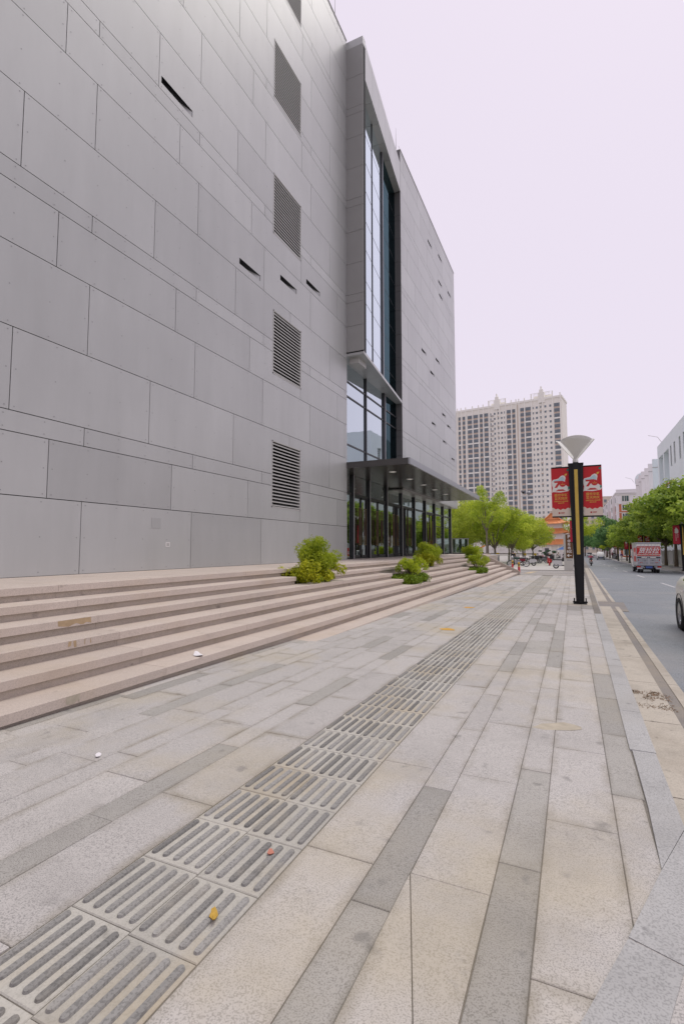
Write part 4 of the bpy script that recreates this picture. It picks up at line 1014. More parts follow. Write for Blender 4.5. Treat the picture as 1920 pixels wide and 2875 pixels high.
# ---- box truck seen from behind (root: middle of the tail on the road)
tr=empty('box_truck',(5.76,48.55,zg(48.55)-.13),(tiltx(48),0,0)); tag(tr,'small silver box truck with red lettering seen from behind on the road','truck')
box=MB().box(-.90,.90,.0,2.85,.62,2.50).build('cargo_box',M['truckgrey'],tr)
MB().box(-.93,.93,-.06,2.90,2.50,2.56).build('roof_edge',M['truckgrey'],box)
for sx in (-1,1):
    d=MB().box(sx*.01,sx*.86,-.035,-.002,.70,2.42).build('rear_door',M['truckgrey'],box)
    MB().box(sx*.012,sx*.855,-.045,-.036,1.42,2.22).build('red_panel',M['redprint'],d)
    MB().box(sx*.02,sx*.85,-.043,-.036,2.25,2.40).build('upper_panel',M['bannerwhite'],d)
    MB().box(sx*.03,sx*.84,-.050,-.046,1.50,1.56).box(sx*.03,sx*.84,-.050,-.046,2.10,2.13).build('pale_stripe',M['cream'],d)
    MB().box(sx*.03,sx*.84,-.042,-.036,1.22,1.36).build('dark_panel',M['winglass'],d)
    MB().box(sx*.10,sx*.50,-.048,-.042,1.26,1.34).build('pale_marking',M['bannerwhite'],d)
    MB().box(sx*.06,sx*.82,-.046,-.036,.98,1.18).build('silver_panel',M['bikesilver'],d)
    MB().box(sx*.06,sx*.82,-.046,-.036,.74,.94).build('silver_panel',M['bikesilver'],d)
    MB().box(sx*.72,sx*.78,-.052,-.046,1.02,1.15).box(sx*.45,sx*.66,-.052,-.046,.855,.90).build('reflector',M['redlens'],d)
    for q in (.26,.52): MB().tube([(sx*q,-.055,.72),(sx*q,-.055,2.40)],.016,6).build('lock_rod',M['chrome'],d)
    MB().box(sx*.20,sx*.36,-.09,-.045,1.06,1.085).build('door_handle',M['blackplastic'],d)
    for z in (.8,1.4,2.2): MB().box(sx*.83,sx*.91,-.055,-.03,z,z+.07).build('hinge',M['chrome'],d)
    MB().box(sx*.60,sx*.88,-.02,.05,.46,.58).build('tail_light',M['redlens'],tr); MB().box(sx*.38,sx*.59,-.018,.05,.47,.57).build('reverse_light',M['bikesilver'],tr)
    MB().box(sx*.47,sx*.86,-.05,.04,.33,.45).build('bumper',M['truckgrey'],tr)
tm=text_mesh('货拉拉',.50,M['textwhite'],shear=.30,bold=.006)
obj('lettering',tm,box,(-.02,-.062,1.83),FRONT)
MB().box(-.905,-.901,.15,1.75,.95,2.1).build('side_print',M['redprint'],box)
obj('lettering',text_mesh('货拉拉',.40,M['textwhite'],shear=.30,bold=.01),box,(-.907,.95,1.55),(pi/2,0,-pi/2))
MB().box(-.05,.05,-.03,2.7,.5,.62).box(-.85,.85,.05,.12,.5,.62).box(-.55,-.45,.1,4.2,.45,.60).box(.45,.55,.1,4.2,.45,.60).build('chassis',M['blackplastic'],tr)
MB().box(-.24,.24,-.06,-.035,.40,.56).build('number_plate',M['plate'],tr)
MB().box(-.30,.30,-.034,.04,.36,.60).build('plate_carrier',M['blackplastic'],tr)
MB().lathe([(.001,-.11),(.13,-.11),(.13,.11),(.001,.11)],(0,.5,.42),ax='x',n=14).tube([(-.7,.62,.33),(.7,.62,.33)],.05,8).build('rear_axle',M['blackplastic'],tr)
cab=MB()
pr=[(3.0,.45),(4.55,.45),(4.62,.95),(4.30,1.85),(3.0,1.90)]
n=len(pr); cab.add([(-.82,y,z) for y,z in pr]+[(.82,y,z) for y,z in pr],[tuple(range(n)),tuple(range(2*n-1,n-1,-1))]+[((i+1)%n,i,i+n,(i+1)%n+n) for i in range(n)])
cb=cab.build('cab',M['carwhite'],tr)
for sx in (-1,1):
    MB().add([(sx*.824,3.2,1.15),(sx*.824,4.45,1.15),(sx*.824,4.25,1.75),(sx*.824,3.2,1.75)],[(0,1,2,3)]).build('side_window',M['winglass'],cb)
    MB().box(sx*.9,sx*1.02,4.25,4.35,1.2,1.5).build('mirror',M['blackplastic'],cb)
    wheel(tr,(sx*.70,.62,.31),.31,.20); wheel(tr,(sx*.46,.62,.31),.31,.16); wheel(tr,(sx*.72,3.75,.31),.31,.20)
    MB().box(sx*.60,sx*.86,.98,1.0,.18,.55).build('mud_flap',M['blackplastic'],tr)
# ---- cars: lofted bodies, nose towards -y
def car(name,loc,rz,label,cat,L,Wd,H,prof,roofm='carwhite',wb=None,group=None):
    root=empty(name,loc,(tiltx(loc[1])*cos(rz),0,rz)); tag(root,label,cat,group)
    # prof: list of (y, z_low, z_shoulder, z_top) sections from nose to tail
    mb=MB(); secs=[]
    for (y,zl,zs,zt,inset) in prof:
        w2=Wd/2; s=[(-w2*.90,zl),(-w2,zl+.12),(-w2,zs-.10),(-w2*.965,zs),(-w2*(1-inset),zt-.06),(-w2*(1-inset)*.86,zt),(w2*(1-inset)*.86,zt),(w2*(1-inset),zt-.06),(w2*.965,zs),(w2,zs-.10),(w2,zl+.12),(w2*.90,zl)]
        k=1-.10*max(0,abs(y/L)-.36)/.14
        secs.append([(x*k,y,z) for x,z in s])
    n=len(secs[0]); vs_=[p for s in secs for p in s]
    fs_=[(i*n+k,(i+1)*n+k,(i+1)*n+(k+1)%n,i*n+(k+1)%n) for i in range(len(secs)-1) for k in range(n)]
    mb.add(vs_,fs_,0,True); mb.add(secs[0],[tuple(range(n))]); mb.add(secs[-1],[tuple(range(n-1,-1,-1))])
    me=mb.mesh('body',M[roofm]); body=obj('body',me,root)
    return root,body
SED=[(-2.25,.32,.62,.66,.12),(-2.15,.22,.70,.74,.10),(-1.45,.20,.80,.92,.10),(-1.0,.20,.86,1.0,.10),(-.35,.20,.90,1.42,.24),(.45,.20,.92,1.47,.24),(1.05,.20,.94,1.36,.24),(1.55,.20,.96,1.14,.14),(2.05,.22,.94,1.10,.12),(2.22,.28,.84,.98,.12),(2.30,.36,.70,.78,.14)]
cr,cbd=car('white_sedan',(2.88,10.95,zg(10.95)-.13),0,'white sedan cut off by the right edge of the photo, close on the road','car',4.5,1.84,1.47,SED)
for sx in (-1,1):
    for y in (-1.42,1.30):
        wheel(cr,(sx*.83,y,.33),.33,.22,spokes=7)
        MB().lathe([(.40,-.02),(.40,.02),(.30,.02),(.30,-.02)],(sx*.912,y,.34),ax='x',n=22).build('wheel_arch',M['blackplastic'],cbd)
    MB().add([(sx*.905,-.85,.98),(sx*.905,.40,1.0),(sx*.76,.30,1.36),(sx*.74,-.35,1.34)],[(0,1,2,3)]).build('side_window',M['winglass'],cbd)
    MB().add([(sx*.905,.46,1.0),(sx*.90,.95,1.02),(sx*.77,.80,1.32),(sx*.76,.42,1.36)],[(0,1,2,3)]).build('side_window',M['winglass'],cbd)
    MB().box(sx*.50,sx*.80,2.16,2.29,.74,.84).build('tail_light',M['redlens'],cbd); MB().box(sx*.55,sx*.85,-2.24,-2.1,.60,.72).build('headlight',M['bikesilver'],cbd)
    MB().box(sx*.92,sx*1.06,-.75,-.6,.95,1.10).build('mirror',M['carwhite'],cbd)
    for y in (-.2,.75): MB().box(sx*.918,sx*.94,y,y+.18,.80,.83).build('door_handle',M['chrome'],cbd)
MB().box(-.26,.26,2.25,2.28,.55,.68).build('number_plate',M['plate'],cbd)
VAN=[(-1.85,.35,.85,.95,.10),(-1.75,.25,.95,1.15,.10),(-1.35,.22,1.05,1.75,.14),(-.9,.22,1.10,1.88,.14),(1.6,.22,1.10,1.90,.14),(1.80,.25,1.08,1.84,.14),(1.88,.35,.95,1.3,.10)]
vr,vb=car('white_van',(6.05,134,zg(134)-.13),0,'small white van in the middle distance, seen from the front','van',3.76,1.62,1.9,VAN)
MB().add([(-.66,-1.72,1.12),(.66,-1.72,1.12),(.60,-1.37,1.70),(-.60,-1.37,1.70)],[(0,1,2,3)]).build('windscreen',M['winglass'],vb)
MB().box(-.70,.70,-1.93,-1.84,.34,.62).build('bumper',M['winglass'],vb); MB().box(-.22,.22,-1.95,-1.93,.42,.54).build('number_plate',M['plate'],vb)
for sx in (-1,1):
    MB().box(sx*.45,sx*.72,-1.88,-1.80,.70,.86).build('headlight',M['bikesilver'],vb)
    for y in (-1.25,1.2): wheel(vr,(sx*.70,y,.29),.29,.18)
fr,fb=car('small_grey_car',(4.9,178,zg(178)-.13),0,'tiny dark car far beyond the white van','car',4.2,1.75,1.45,SED,'bikesilver')
MB().box(-.6,.6,-.9,-.7,1.0,1.35).build('windscreen',M['winglass'],fb)
# ---- motorcycles, side view along x, front wheel towards -x
def motorcycle(loc,rz,label,tank='bikegreen',panel_='clothred',group='parked motorcycles and scooters'):
    r=empty('motorcycle',loc,(0,0,rz)); r.scale=(1.22,1.22,1.15); tag(r,label,'motorcycle',group)
    wheel(r,(-.66,0,.30),.30,.10,ax='y',spokes=9,thin=True,rimmat='chrome'); wheel(r,(.64,0,.30),.30,.13,ax='y',spokes=9,thin=True,rimmat='chrome')
    MB().tube([(-.66,-.08,.30),(-.42,-.08,.92)],.025,7).tube([(-.66,.08,.30),(-.42,.08,.92)],.025,7).build('fork',M['chrome'],r)
    MB().tube([(-.40,-.36,1.02),(-.42,-.15,1.0),(-.42,.15,1.0),(-.40,.36,1.02)],.018,6).tube([(-.36,-.36,1.02),(-.30,-.40,1.24)],.01,5).tube([(-.36,.36,1.02),(-.30,.40,1.24)],.01,5).build('handlebar',M['blackplastic'],r)
    for s in (-1,1): MB().ball((-.30,s*.41,1.26),(.03,.07,.05),8).build('mirror',M['blackplastic'],r)
    MB().ball((-.52,0,.90),(.10,.12,.12)).build('headlight',M['chrome'],r)
    MB().ball((-.14,0,.82),(.30,.16,.15),12).build('fuel_tank',M[tank],r)
    MB().prism([(.08,-.13),(.78,-.10),(.78,.10),(.08,.13)],.76,.86).build('seat',M['blackplastic'],r)
    MB().box(.10,.55,-.12,.12,.52,.75).build('side_panel',M[panel_],r)
    MB().box(-.28,.16,-.15,.15,.26,.60).lathe([(.001,-.2),(.13,-.2),(.13,.2),(.001,.2)],(-.02,0,.36),ax='y',n=12).build('engine',M['bikesilver'],r)
    MB().tube([(-.2,.17,.35),(.2,.18,.26),(.80,.19,.36)],[.03,.04,.05],8).build('exhaust',M['chrome'],r)
    MB().tube([(-.40,0,.88),(-.1,0,.62),(.2,0,.58),(.64,0,.30)],.035,7).build('frame',M['blackplastic'],r)
    MB().box(.70,.92,-.08,.08,.62,.68).box(.88,.93,-.07,.07,.64,.74).build('rear_mudguard',M['blackplastic'],r); MB().box(.93,.95,-.05,.05,.66,.73).build('tail_light',M['redlens'],r)
    MB().lathe([(.31,-.07),(.345,-.05),(.345,.05),(.31,.07)],(-.66,0,.30),ax='y',n=18).build('front_mudguard',M[tank],r)
    return r
def scooter(loc,rz,label,col='bikered',group='parked motorcycles and scooters',name='motor_scooter',box_=False):
    r=empty(name,loc,(0,0,rz)); r.scale=(1.12,1.12,1.08); tag(r,label,'scooter',group)
    wheel(r,(-.60,0,.24),.24,.11,ax='y',spokes=5,rimmat='bikesilver'); wheel(r,(.56,0,.24),.24,.12,ax='y',spokes=5,rimmat='bikesilver')
    sh=MB(); 
    for k,(x,w2,z0,z1) in enumerate([(-.62,.10,.42,.62),(-.56,.20,.36,.84),(-.44,.22,.34,.98),(-.34,.16,.36,1.0)]):
        pass
    secs=[[(-.66,-.07,.48),(-.66,.07,.48),(-.60,.09,.88),(-.60,-.09,.88)],[(-.52,-.22,.34),(-.52,.22,.34),(-.42,.20,.96),(-.42,-.20,.96)],[(-.40,-.20,.34),(-.40,.20,.34),(-.32,.17,.96),(-.32,-.17,.96)]]
    sh.add([p for s in secs for p in s],[(3,2,1,0),(0,1,5,4),(1,2,6,5),(2,3,7,6),(3,0,4,7),(4,5,9,8),(5,6,10,9),(6,7,11,10),(7,4,8,11),(8,9,10,11)],0,False)
    sh.build('front_shield',M[col],r)
    MB().ball((-.60,0,.92),(.09,.12,.08)).build('headlight',M['bikewhite'],r)
    MB().box(-.40,.10,-.15,.15,.24,.32).build('footboard',M['blackplastic'],r)
    bd=[(.05,.30),(.80,.42),(.86,.62),(.62,.74),(.10,.72)]
    MB().plate(bd,-.17,.17).build('rear_body',M[col],r)
    MB().prism([(.08,-.14),(.80,-.11),(.80,.11),(.08,.14)],.73,.82).build('seat',M['blackplastic'],r)
    MB().tube([(-.44,-.34,1.06),(-.48,-.1,1.02),(-.48,.1,1.02),(-.44,.34,1.06)],.018,6).build('handlebar',M['blackplastic'],r)
    for s in (-1,1): MB().tube([(-.46,s*.28,1.05),(-.44,s*.34,1.22)],.008,5).ball((-.44,s*.35,1.25),(.02,.06,.045),8).build('mirror',M['blackplastic'],r)
    MB().lathe([(.245,-.07),(.28,-.05),(.28,.05),(.245,.07)],(-.60,0,.26),ax='y',n=16).build('front_mudguard',M[col],r)
    MB().box(.84,.88,-.10,.10,.55,.66).build('tail_light',M['redlens'],r)
    MB().tube([(.1,.16,.26),(.75,.18,.30)],[.035,.05],8).build('exhaust',M['bikesilver'],r)
    if box_: MB().box(.70,1.02,-.18,.18,.84,1.12).build('top_box',M['blackplastic'],r)
    return r
def gp(x,y): return (x,y,zg(y)+.032)
motorcycle(gp(-5.35,57),.12,'dark green motorcycle with chrome wheels behind the red bollard')
scooter(gp(-4.75,62),.35,'white scooter behind the dark green motorcycle','bikewhite',box_=True)
motorcycle(gp(-5.2,79),.3,'dark motorcycle at the middle of the plaza row','blackplastic','blackplastic')
motorcycle(gp(-4.2,80.5),-.5,'motorcycle with a thin front wheel beside the red scooter rider','blackplastic','bikesilver')
scooter(gp(-4.4,86),.9,'silver scooter in the plaza row','bikesilver')
scooter(gp(-3.4,88),1.2,'grey scooter parked behind the red scooter rider','bikesilver',box_=True)
scooter(gp(-2.2,80),1.1,'scooter parked right of the rider in the plaza','bikewhite')
scooter(gp(-1.5,84),.6,'scooter with black top box near the sign','blackplastic',box_=True)
sc=scooter(gp(-.86,52.0),pi-.1,'pale scooter with black top box half hidden by the car park sign','bikewhite',box_=True)
for i in range(9):
    y=132+i*3.1
    scooter((9.3+.12*i+random.uniform(-.2,.2),y,zg(y)+.002),random.uniform(1.0,2.2),'small parked scooter, '+['nearest','second','third','fourth','fifth','sixth','seventh','eighth','farthest'][i]+' of the row on the far pavement beyond the lamps','bikesilver' if i%2 else 'blackplastic',group='distant scooters on the far pavement')

# ================================================================= PEOPLE
def person(name,loc,rz,label,joints,mats,hair='hair',cat='person',group=None,helmet=None):
    """joints: dict of points; one continuous skinned body, materials by nearest bone"""
    J=joints
    names=['pelvis','chest','neck','head','crown','sl','el','hl','sr','er','hr','kl','al','tl','kr','ar','tr_','hipl','hipr']
    rad={'pelvis':.125,'chest':.145,'neck':.055,'head':.085,'crown':.07,'sl':.065,'el':.045,'hl':.035,'sr':.065,'er':.045,'hr':.035,'kl':.065,'al':.045,'tl':.04,'kr':.065,'ar':.045,'tr_':.04,'hipl':.09,'hipr':.09}
    ed=[('pelvis','chest'),('chest','neck'),('neck','head'),('head','crown'),('chest','sl'),('sl','el'),('el','hl'),('chest','sr'),('sr','er'),('er','hr'),('pelvis','hipl'),('hipl','kl'),('kl','al'),('al','tl'),('pelvis','hipr'),('hipr','kr'),('kr','ar'),('ar','tr_')]
    me=bpy.data.meshes.new('skeleton'); me.from_pydata([J[n] for n in names],[(names.index(a),names.index(b)) for a,b in ed],[])
    t=bpy.data.objects.new('skeleton',me); COL.objects.link(t)
    sk=t.modifiers.new('s','SKIN'); 
    for i,n in enumerate(names):
        v=me.skin_vertices[0].data[i]; v.radius=(rad[n],rad[n]*(.8 if n in('chest','pelvis') else 1)); v.use_root=(n=='pelvis')
    ss=t.modifiers.new('u','SUBSURF'); ss.levels=2; ss.render_levels=2
    bpy.context.view_layer.update()
    bm_=bpy.data.meshes.new_from_object(t.evaluated_get(bpy.context.evaluated_depsgraph_get())); bpy.data.objects.remove(t)
    bm_.materials.clear()
    for m_ in (mats['skin'],mats['top'],mats['legs'],mats['shoe']): bm_.materials.append(M[m_])
    seg={'neck':0,'head':0,'crown':0,'hl':0,'hr':0,'pelvis':2,'chest':1,'sl':1,'sr':1,'el':1,'er':1,'hipl':2,'hipr':2,'kl':2,'kr':2,'al':2,'ar':2,'tl':3,'tr_':3}
    pts=np.array([J[n] for n in names]); cs=np.array([p.center[:] for p in bm_.polygons])
    idx=((cs[:,None,:]-pts[None])**2).sum(2).argmin(1)
    bm_.polygons.foreach_set('material_index',[seg[names[i]] for i in idx]); bm_.polygons.foreach_set('use_smooth',[True]*len(bm_.polygons))
    root=obj(name,bm_,None,loc,(0,0,rz)); tag(root,label,cat,group)
    h=Vector(J['head']); c=Vector(J['crown']); u=(c-h).normalized()
    if helmet: MB().ball(tuple(h+u*.05),(.135,.14,.13),12).build('helmet',M[helmet],root)
    else: MB().ball(tuple(h+u*.055+Vector((0,.025,0))),(.098,.105,.095),12).build('hair',M[hair],root)
    MB().ball((h.x,h.y-.088,h.z),(.012,.02,.018),6).build('nose',M['skin'],root)
    for s in (-1,1): MB().ball((h.x+s*.034,h.y-.078,h.z+.03),(.010,.008,.007),6).build('eye',M['hair'],root)
    return root
def standing(step=.10,arm=.06):
    return dict(pelvis=(0,0,.95),chest=(0,0,1.30),neck=(0,-.01,1.46),head=(0,-.02,1.57),crown=(0,-.01,1.66),sl=(-.18,0,1.38),el=(-.25,.03,1.10),hl=(-.26,-arm,.85),sr=(.18,0,1.38),er=(.25,.03,1.10),hr=(.26,arm,.85),
        hipl=(-.09,0,.90),kl=(-.10,-step,.50),al=(-.10,-step*.6,.09),tl=(-.10,-step*.6-.15,.04),hipr=(.09,0,.90),kr=(.10,step*.2,.50),ar=(.10,step,.10),tr_=(.10,step-.15,.04))
def riding():
    return dict(pelvis=(0,.15,.86),chest=(0,.10,1.22),neck=(0,.06,1.37),head=(0,.02,1.48),crown=(0,.03,1.57),sl=(-.19,.08,1.29),el=(-.30,-.10,1.12),hl=(-.32,-.40,1.06),sr=(.19,.08,1.29),er=(.30,-.10,1.12),hr=(.32,-.40,1.06),
        hipl=(-.11,.10,.82),kl=(-.20,-.28,.74),al=(-.17,-.22,.36),tl=(-.17,-.36,.34),hipr=(.11,.10,.82),kr=(.20,-.28,.74),ar=(.17,-.22,.36),tr_=(.17,-.36,.34))
BK=dict(skin='skin',top='clothblack',legs='clothgrey',shoe='blackplastic')
person('person',gp(-6.6,64),pi,'person in a black shirt standing behind the dark green motorcycle',standing(),BK)
rs=scooter(gp(-2.55,65.2),pi/2,'red scooter ridden towards the camera across the plaza','bikered',group=None)
person('person',gp(-2.55,65.2),0,'rider in black with a pale helmet on the red scooter',riding(),BK,helmet='clothwhite')
person('person',(8.75,112.5,zg(112.5)),.6,'person in purple beside the far red banner lamp',standing(.12),dict(skin='skin',top='clothpurple',legs='clothwhite',shoe='blackplastic'))
person('person',(8.9,139,zg(139)),.4,'person in maroon standing right of the white van',standing(),dict(skin='skin',top='clothred',legs='clothblack',shoe='blackplastic'))
person('person',(2.9,176,zg(176)-.12),2.6,'tiny dark figure walking far down the road',standing(.2),BK)
es=scooter((2.25,76,zg(76)-.125),pi/2+pi,'white electric scooter on the road just right of the near lamp post','bikewhite',group=None)
person('person',(2.25,76,zg(76)-.125),pi,'rider in pink on the white scooter right of the near lamp post',riding(),dict(skin='skin',top='clothpink',legs='clothgrey',shoe='blackplastic'))
for i,(x,y,t,l) in enumerate([(-2.4,102,'clothwhite','person in white by the gate left of the sign'),(-1.5,104,'clothblack','person in black under the blue awning'),(-3.5,108,'clothwhite','person in white near the gate pillar')]):
    person('person',gp(x,y),.3*i,l,standing(),dict(skin='skin',top=t,legs='clothgrey',shoe='blackplastic'))

# ================================================================= PLAZA FURNITURE
# glass balustrade at the end of the landing
gb=empty('glass_balustrade',(-8.3,39.2,.93)); tag(gb,'glass balustrade with steel handrail at the far end of the landing','balustrade')
MB().box(-.3,1.0,-.03,.03,1.17,1.23).build('handrail',M['steel'],gb); MB().box(.92,.98,-.03,.03,0,1.17).build('post',M['steel'],gb); MB().box(-.3,-.24,-.03,.03,0,1.17).build('post',M['steel'],gb)
MB().box(-.23,.91,-.006,.006,.10,1.16).build('glass_panel',M['doorglass'],gb); MB().box(-.3,1.0,-.05,.05,0,.09).build('base_rail',M['mull'],gb)
# ticket barrier with sloping orange canopy
bk=empty('barrier_post',(-8.9,55,zg(55)+.03)); tag(bk,'black ticket barrier post with a sloping orange cover behind the cheek wall','barrier')
MB().box(-.22,.22,-.2,.2,0,1.55).build('cabinet',M['blackplastic'],bk); MB().box(-.11,.11,-.22,-.2,1.15,1.4).build('screen',M['bikesilver'],bk)
MB().add([(-.75,-.3,1.62),(.35,-.3,2.18),(.35,.3,2.18),(-.75,.3,1.62),(-.75,-.3,1.76),(.35,-.3,2.32),(.35,.3,2.32),(-.75,.3,1.76)],[(3,2,1,0),(4,5,6,7),(0,1,5,4),(1,2,6,5),(2,3,7,6),(3,0,4,7)]).build('orange_cover',M['orangefabric'],bk)
MB().tube([(0,0,1.5),(0,0,1.95)],.05,6).build('cover_post',M['bikesilver'],bk)
bn=empty('litter_bin',(-8.0,58,zg(58)+.03)); tag(bn,'dark litter bin with a white roof beside the barrier','bin')
MB().box(-.38,.38,-.3,.3,.12,.98).build('bin_body',M['plasticgrey'],bn); MB().box(-.55,.55,-.38,.38,1.22,1.32).build('bin_roof',M['white'],bn)
for s in (-1,1): MB().box(s*.40,s*.48,-.05,.05,0,1.22).build('bin_leg',M['bikesilver'],bn)
# metal fence behind the motorcycles
fe=empty('metal_fence',(-14.5,72,zg(72)+.03)); tag(fe,'pale metal railing behind the parked motorcycles','fence')
post=MB().box(-.03,.03,-.03,.03,0,1.25).mesh('post',M['acunit']); bar=MB().box(-.012,.012,-.012,.012,.12,1.12).mesh('bar',M['acunit'])
for i in range(8): obj('post',post,fe,(i*1.3,0,0))
for i in range(65): obj('bar',bar,fe,(i*.142,0,0))
MB().box(0,9.1,-.02,.02,1.12,1.18).build('rail',M['acunit'],fe); MB().box(0,9.1,-.02,.02,.08,.13).build('rail',M['acunit'],fe)
# poster boards by the fence
for i,(x,y,l) in enumerate([(-5.3,99,'pink poster board left of the gate'),(-8.6,88,'pink poster board behind the fence')]):
    pb=empty('poster_board',gp(x,y)); tag(pb,l,'poster board','pink poster boards'); MB().box(-.5,.5,-.03,.03,.45,1.15).build('poster',M['pinkposter'],pb)
    for s in (-1,1): MB().box(s*.4-.03,s*.4+.03,-.02,.02,0,.45).build('leg',M['acunit'],pb)
aw=empty('blue_awning',gp(-1.6,110)); tag(aw,'blue awning beside the gate left of the sign','awning')
MB().add([(-1.4,-1,2.2),(1.4,-1,2.2),(1.4,1,2.2),(-1.4,1,2.2),(0,0,2.9)],[(0,1,4),(1,2,4),(2,3,4),(3,0,4),(3,2,1,0)]).build('canopy_cloth',M['bluetent'],aw)
for sx in (-1,1):
    for sy in (-1,1): MB().tube([(sx*1.35,sy*.95,0),(sx*1.35,sy*.95,2.2)],.03,6).build('leg',M['acunit'],aw)
# litter
def flat_thing(name,mat,x,y,rx,ry,label,cat,z=None,seed=1,h=.004,group=None,curl=0):
    r=random.Random(seed); n=11; pts=[(rx*cos(2*pi*i/n)*r.uniform(.6,1.15),ry*sin(2*pi*i/n)*r.uniform(.6,1.15)) for i in range(n)]
    mb=MB(); mb.add([(a,b,h+curl*(a/rx)**2) for a,b in pts]+[(0,0,h)],[(i,(i+1)%n,n) for i in range(n)])
    mb.add([(a,b,h-.003+curl*(a/rx)**2) for a,b in pts]+[(0,0,h-.003)],[((i+1)%n,i,n) for i in range(n)])
    o=mb.build(name,M[mat],None,(x,y,zg(y) if z is None else z),(0,0,r.uniform(0,3))); tag(o,label,cat,group); return o
flat_thing('dry_leaf','dryleaf',-1.293,1.617,.042,.016,'curled yellow dry leaf lying on the near tactile bars','leaf',h=.012,seed=3,curl=.012)
flat_thing('dry_leaf','redleaf',-1.316,2.05,.03,.016,'small reddish leaf on the tactile bars','leaf',h=.012,seed=4,curl=.008)
flat_thing('paper_scrap','paper',-3.0,2.49,.04,.02,'small white scrap on the near paving left of the tactile strip','litter',h=.006,seed=5,curl=.006)
flat_thing('paper_scrap','paper',-4.20,4.87,.14,.055,'crumpled white paper on the bottom step','litter',z=zk(5),h=.006,seed=6,curl=.022)
flat_thing('paper_scrap','paper',-3.95,13.6,.10,.07,'white scrap at the foot of the steps before the second planter','litter',h=.008,seed=7,curl=.015)
flat_thing('dried_spill','spill',-2.15,9.28,.16,.17,'orange yellow dried spill left of the tactile strip','spill',seed=8)
flat_thing('dried_spill','spill',-2.51,13.26,.17,.16,'smaller farther orange yellow spill on the paving','spill',seed=9)
flat_thing('wet_patch','ochre',-.15,4.5,.20,.11,'faint ochre stain on the slabs near the kerb','stain',seed=10,h=.0025)
# leaf debris in the gutter
db=[];rr=random.Random(5)
v,t_=leafcloud([(.66+rr.uniform(-.18,.2),6.15+rr.uniform(-.35,.35),zg(6.2)-.112) for _ in range(22)],[(.07,.09,.006)]*22,650,.022,.5,2.5,55)
o=obj('gutter_debris',leafmesh('gutter_debris',[(v,t_)],plain('dry_debris',(.21,.14,.085),.9,noise=.6,scale=80))); tag(o,'brown leaf debris heaped in the gutter by the kerb','debris',kind='stuff')
# compound wall and low block on the far side
cw=empty('compound_wall',(13.6,40,0)); tag(cw,'white compound wall with panels behind the thick street trees','wall')
for i in range(22):
    y=i*4.0; 
    MB().box(0,.22,y+.16,y+3.84,zg(40+y)-.2,zg(40+y)+1.9).build('wall_panel',M['fencewall'],cw); MB().box(-.06,.28,y-.16,y+.16,zg(40+y)-.2,zg(40+y)+2.15).build('pier',M['fencewall'],cw)
    MB().box(-.05,.27,y+.16,y+3.84,zg(40+y)+1.9,zg(40+y)+2.0).build('coping',M['fencewall'],cw)
# ================================================================= BACKGROUND BUILDINGS
# ---- pale residential tower
TWx,TWy=-62.0,305.0
tw=empty('residential_tower',(TWx,TWy,-1.5),(0,0,atan2(-9.0,58.9))); tag(tw,'cream residential tower with brown window bays behind the plaza trees','tower')
u=lambda x:(x-20)*.042
TH=88.0; FH=3.0; NF=28
TOP=TH-3.6
wall=MB().box(-14,u(1440),0,16,0,TH-1.2).build('wall',M['towerwall'],tw)
MB().box(-14.3,u(1440)+.3,-.35,.0,TH-1.25,TH-.1).box(-14.3,u(1440)+.3,0,16.3,TH-1.2,TH-.1).build('parapet',M['towertrim'],tw)
big=[(-110,-40,1),(-300,-230,1),(-225,-160,1),(28,62,1),(90,132,0),(165,235,1),(252,320,1),(345,390,0),(410,468,1),(728,786,1),(803,842,0),(912,962,0),(980,1048,1),(1346,1416,1)]
smallc=[(497,512),(548,570),(604,620),(646,668),(690,701),(1075,1090),(1115,1140),(1171,1186),(1226,1250),(1288,1312)]
ribs=[-130,-20,15,70,140,243,330,398,478,590,630,715,793,858,895,970,1060,1155,1205,1330,1425]
# pilaster ribs
for x in ribs:
    MB().box(u(x)-.28,u(x)+.28,-.55,0,2,TH+.4+(2.6 if x in(478,715,1060,1330) else .9)).build('pilaster',M['towertrim'],tw)
MB().box(u(860),u(892),-.15,0,2,TH-2).build('recess_panel',M['beigewall'],tw)
def winmesh(w_,h_,nm,glass='towerglass',frame='towerframe',n=3):
    mb=MB(); mb.box(0,w_,-.06,.0,0,h_,0)
    t=.07
    for i in range(n+1): x=(w_-t)*i/n; mb.box(x,x+t,-.12,-.06,0,h_,1)
    mb.box(0,w_,-.115,-.06,h_-t,h_,1); mb.box(0,w_,-.115,-.06,0,t,1); mb.box(0,w_,-.115,-.06,h_*.36,h_*.36+t,1)
    return mb.mesh(nm,[M[glass],M[frame]])
cnt=0; rest=MB(); WM={}
SPM={}; BDM={}
for (x0,x1,k) in big:
    w_=u(x1)-u(x0)
    me=winmesh(w_,1.95,'window')
    for f in range(NF):
        z=TOP-FH*(f+1)+.35
        if z<4: continue
        if x0>0 and cnt<290 and f<26:
            obj('window',me,tw,(u(x0),0,z)); cnt+=1
        else:
            rest.box(u(x0),u(x1),-.08,0,z,z+1.95,0)
        # red-brown spandrel, white band every third floor
        if x0<0: continue
        if (f%3)==2 and k:
            if w_ not in BDM: BDM[w_]=MB().box(-.05,w_+.05,-.28,0,-.95,-.25).mesh('floor_band',M['towertrim'])
            obj('floor_band',BDM[w_],tw,(u(x0),0,z))
        else:
            if w_ not in SPM: SPM[w_]=MB().box(0,w_,-.10,0,-.80,-.10).mesh('spandrel',M['spandrel'])
            obj('spandrel',SPM[w_],tw,(u(x0),0,z))
ro=rest.build('window',[M['towerglass']],tw); ro['kind']='stuff'
sw=MB()
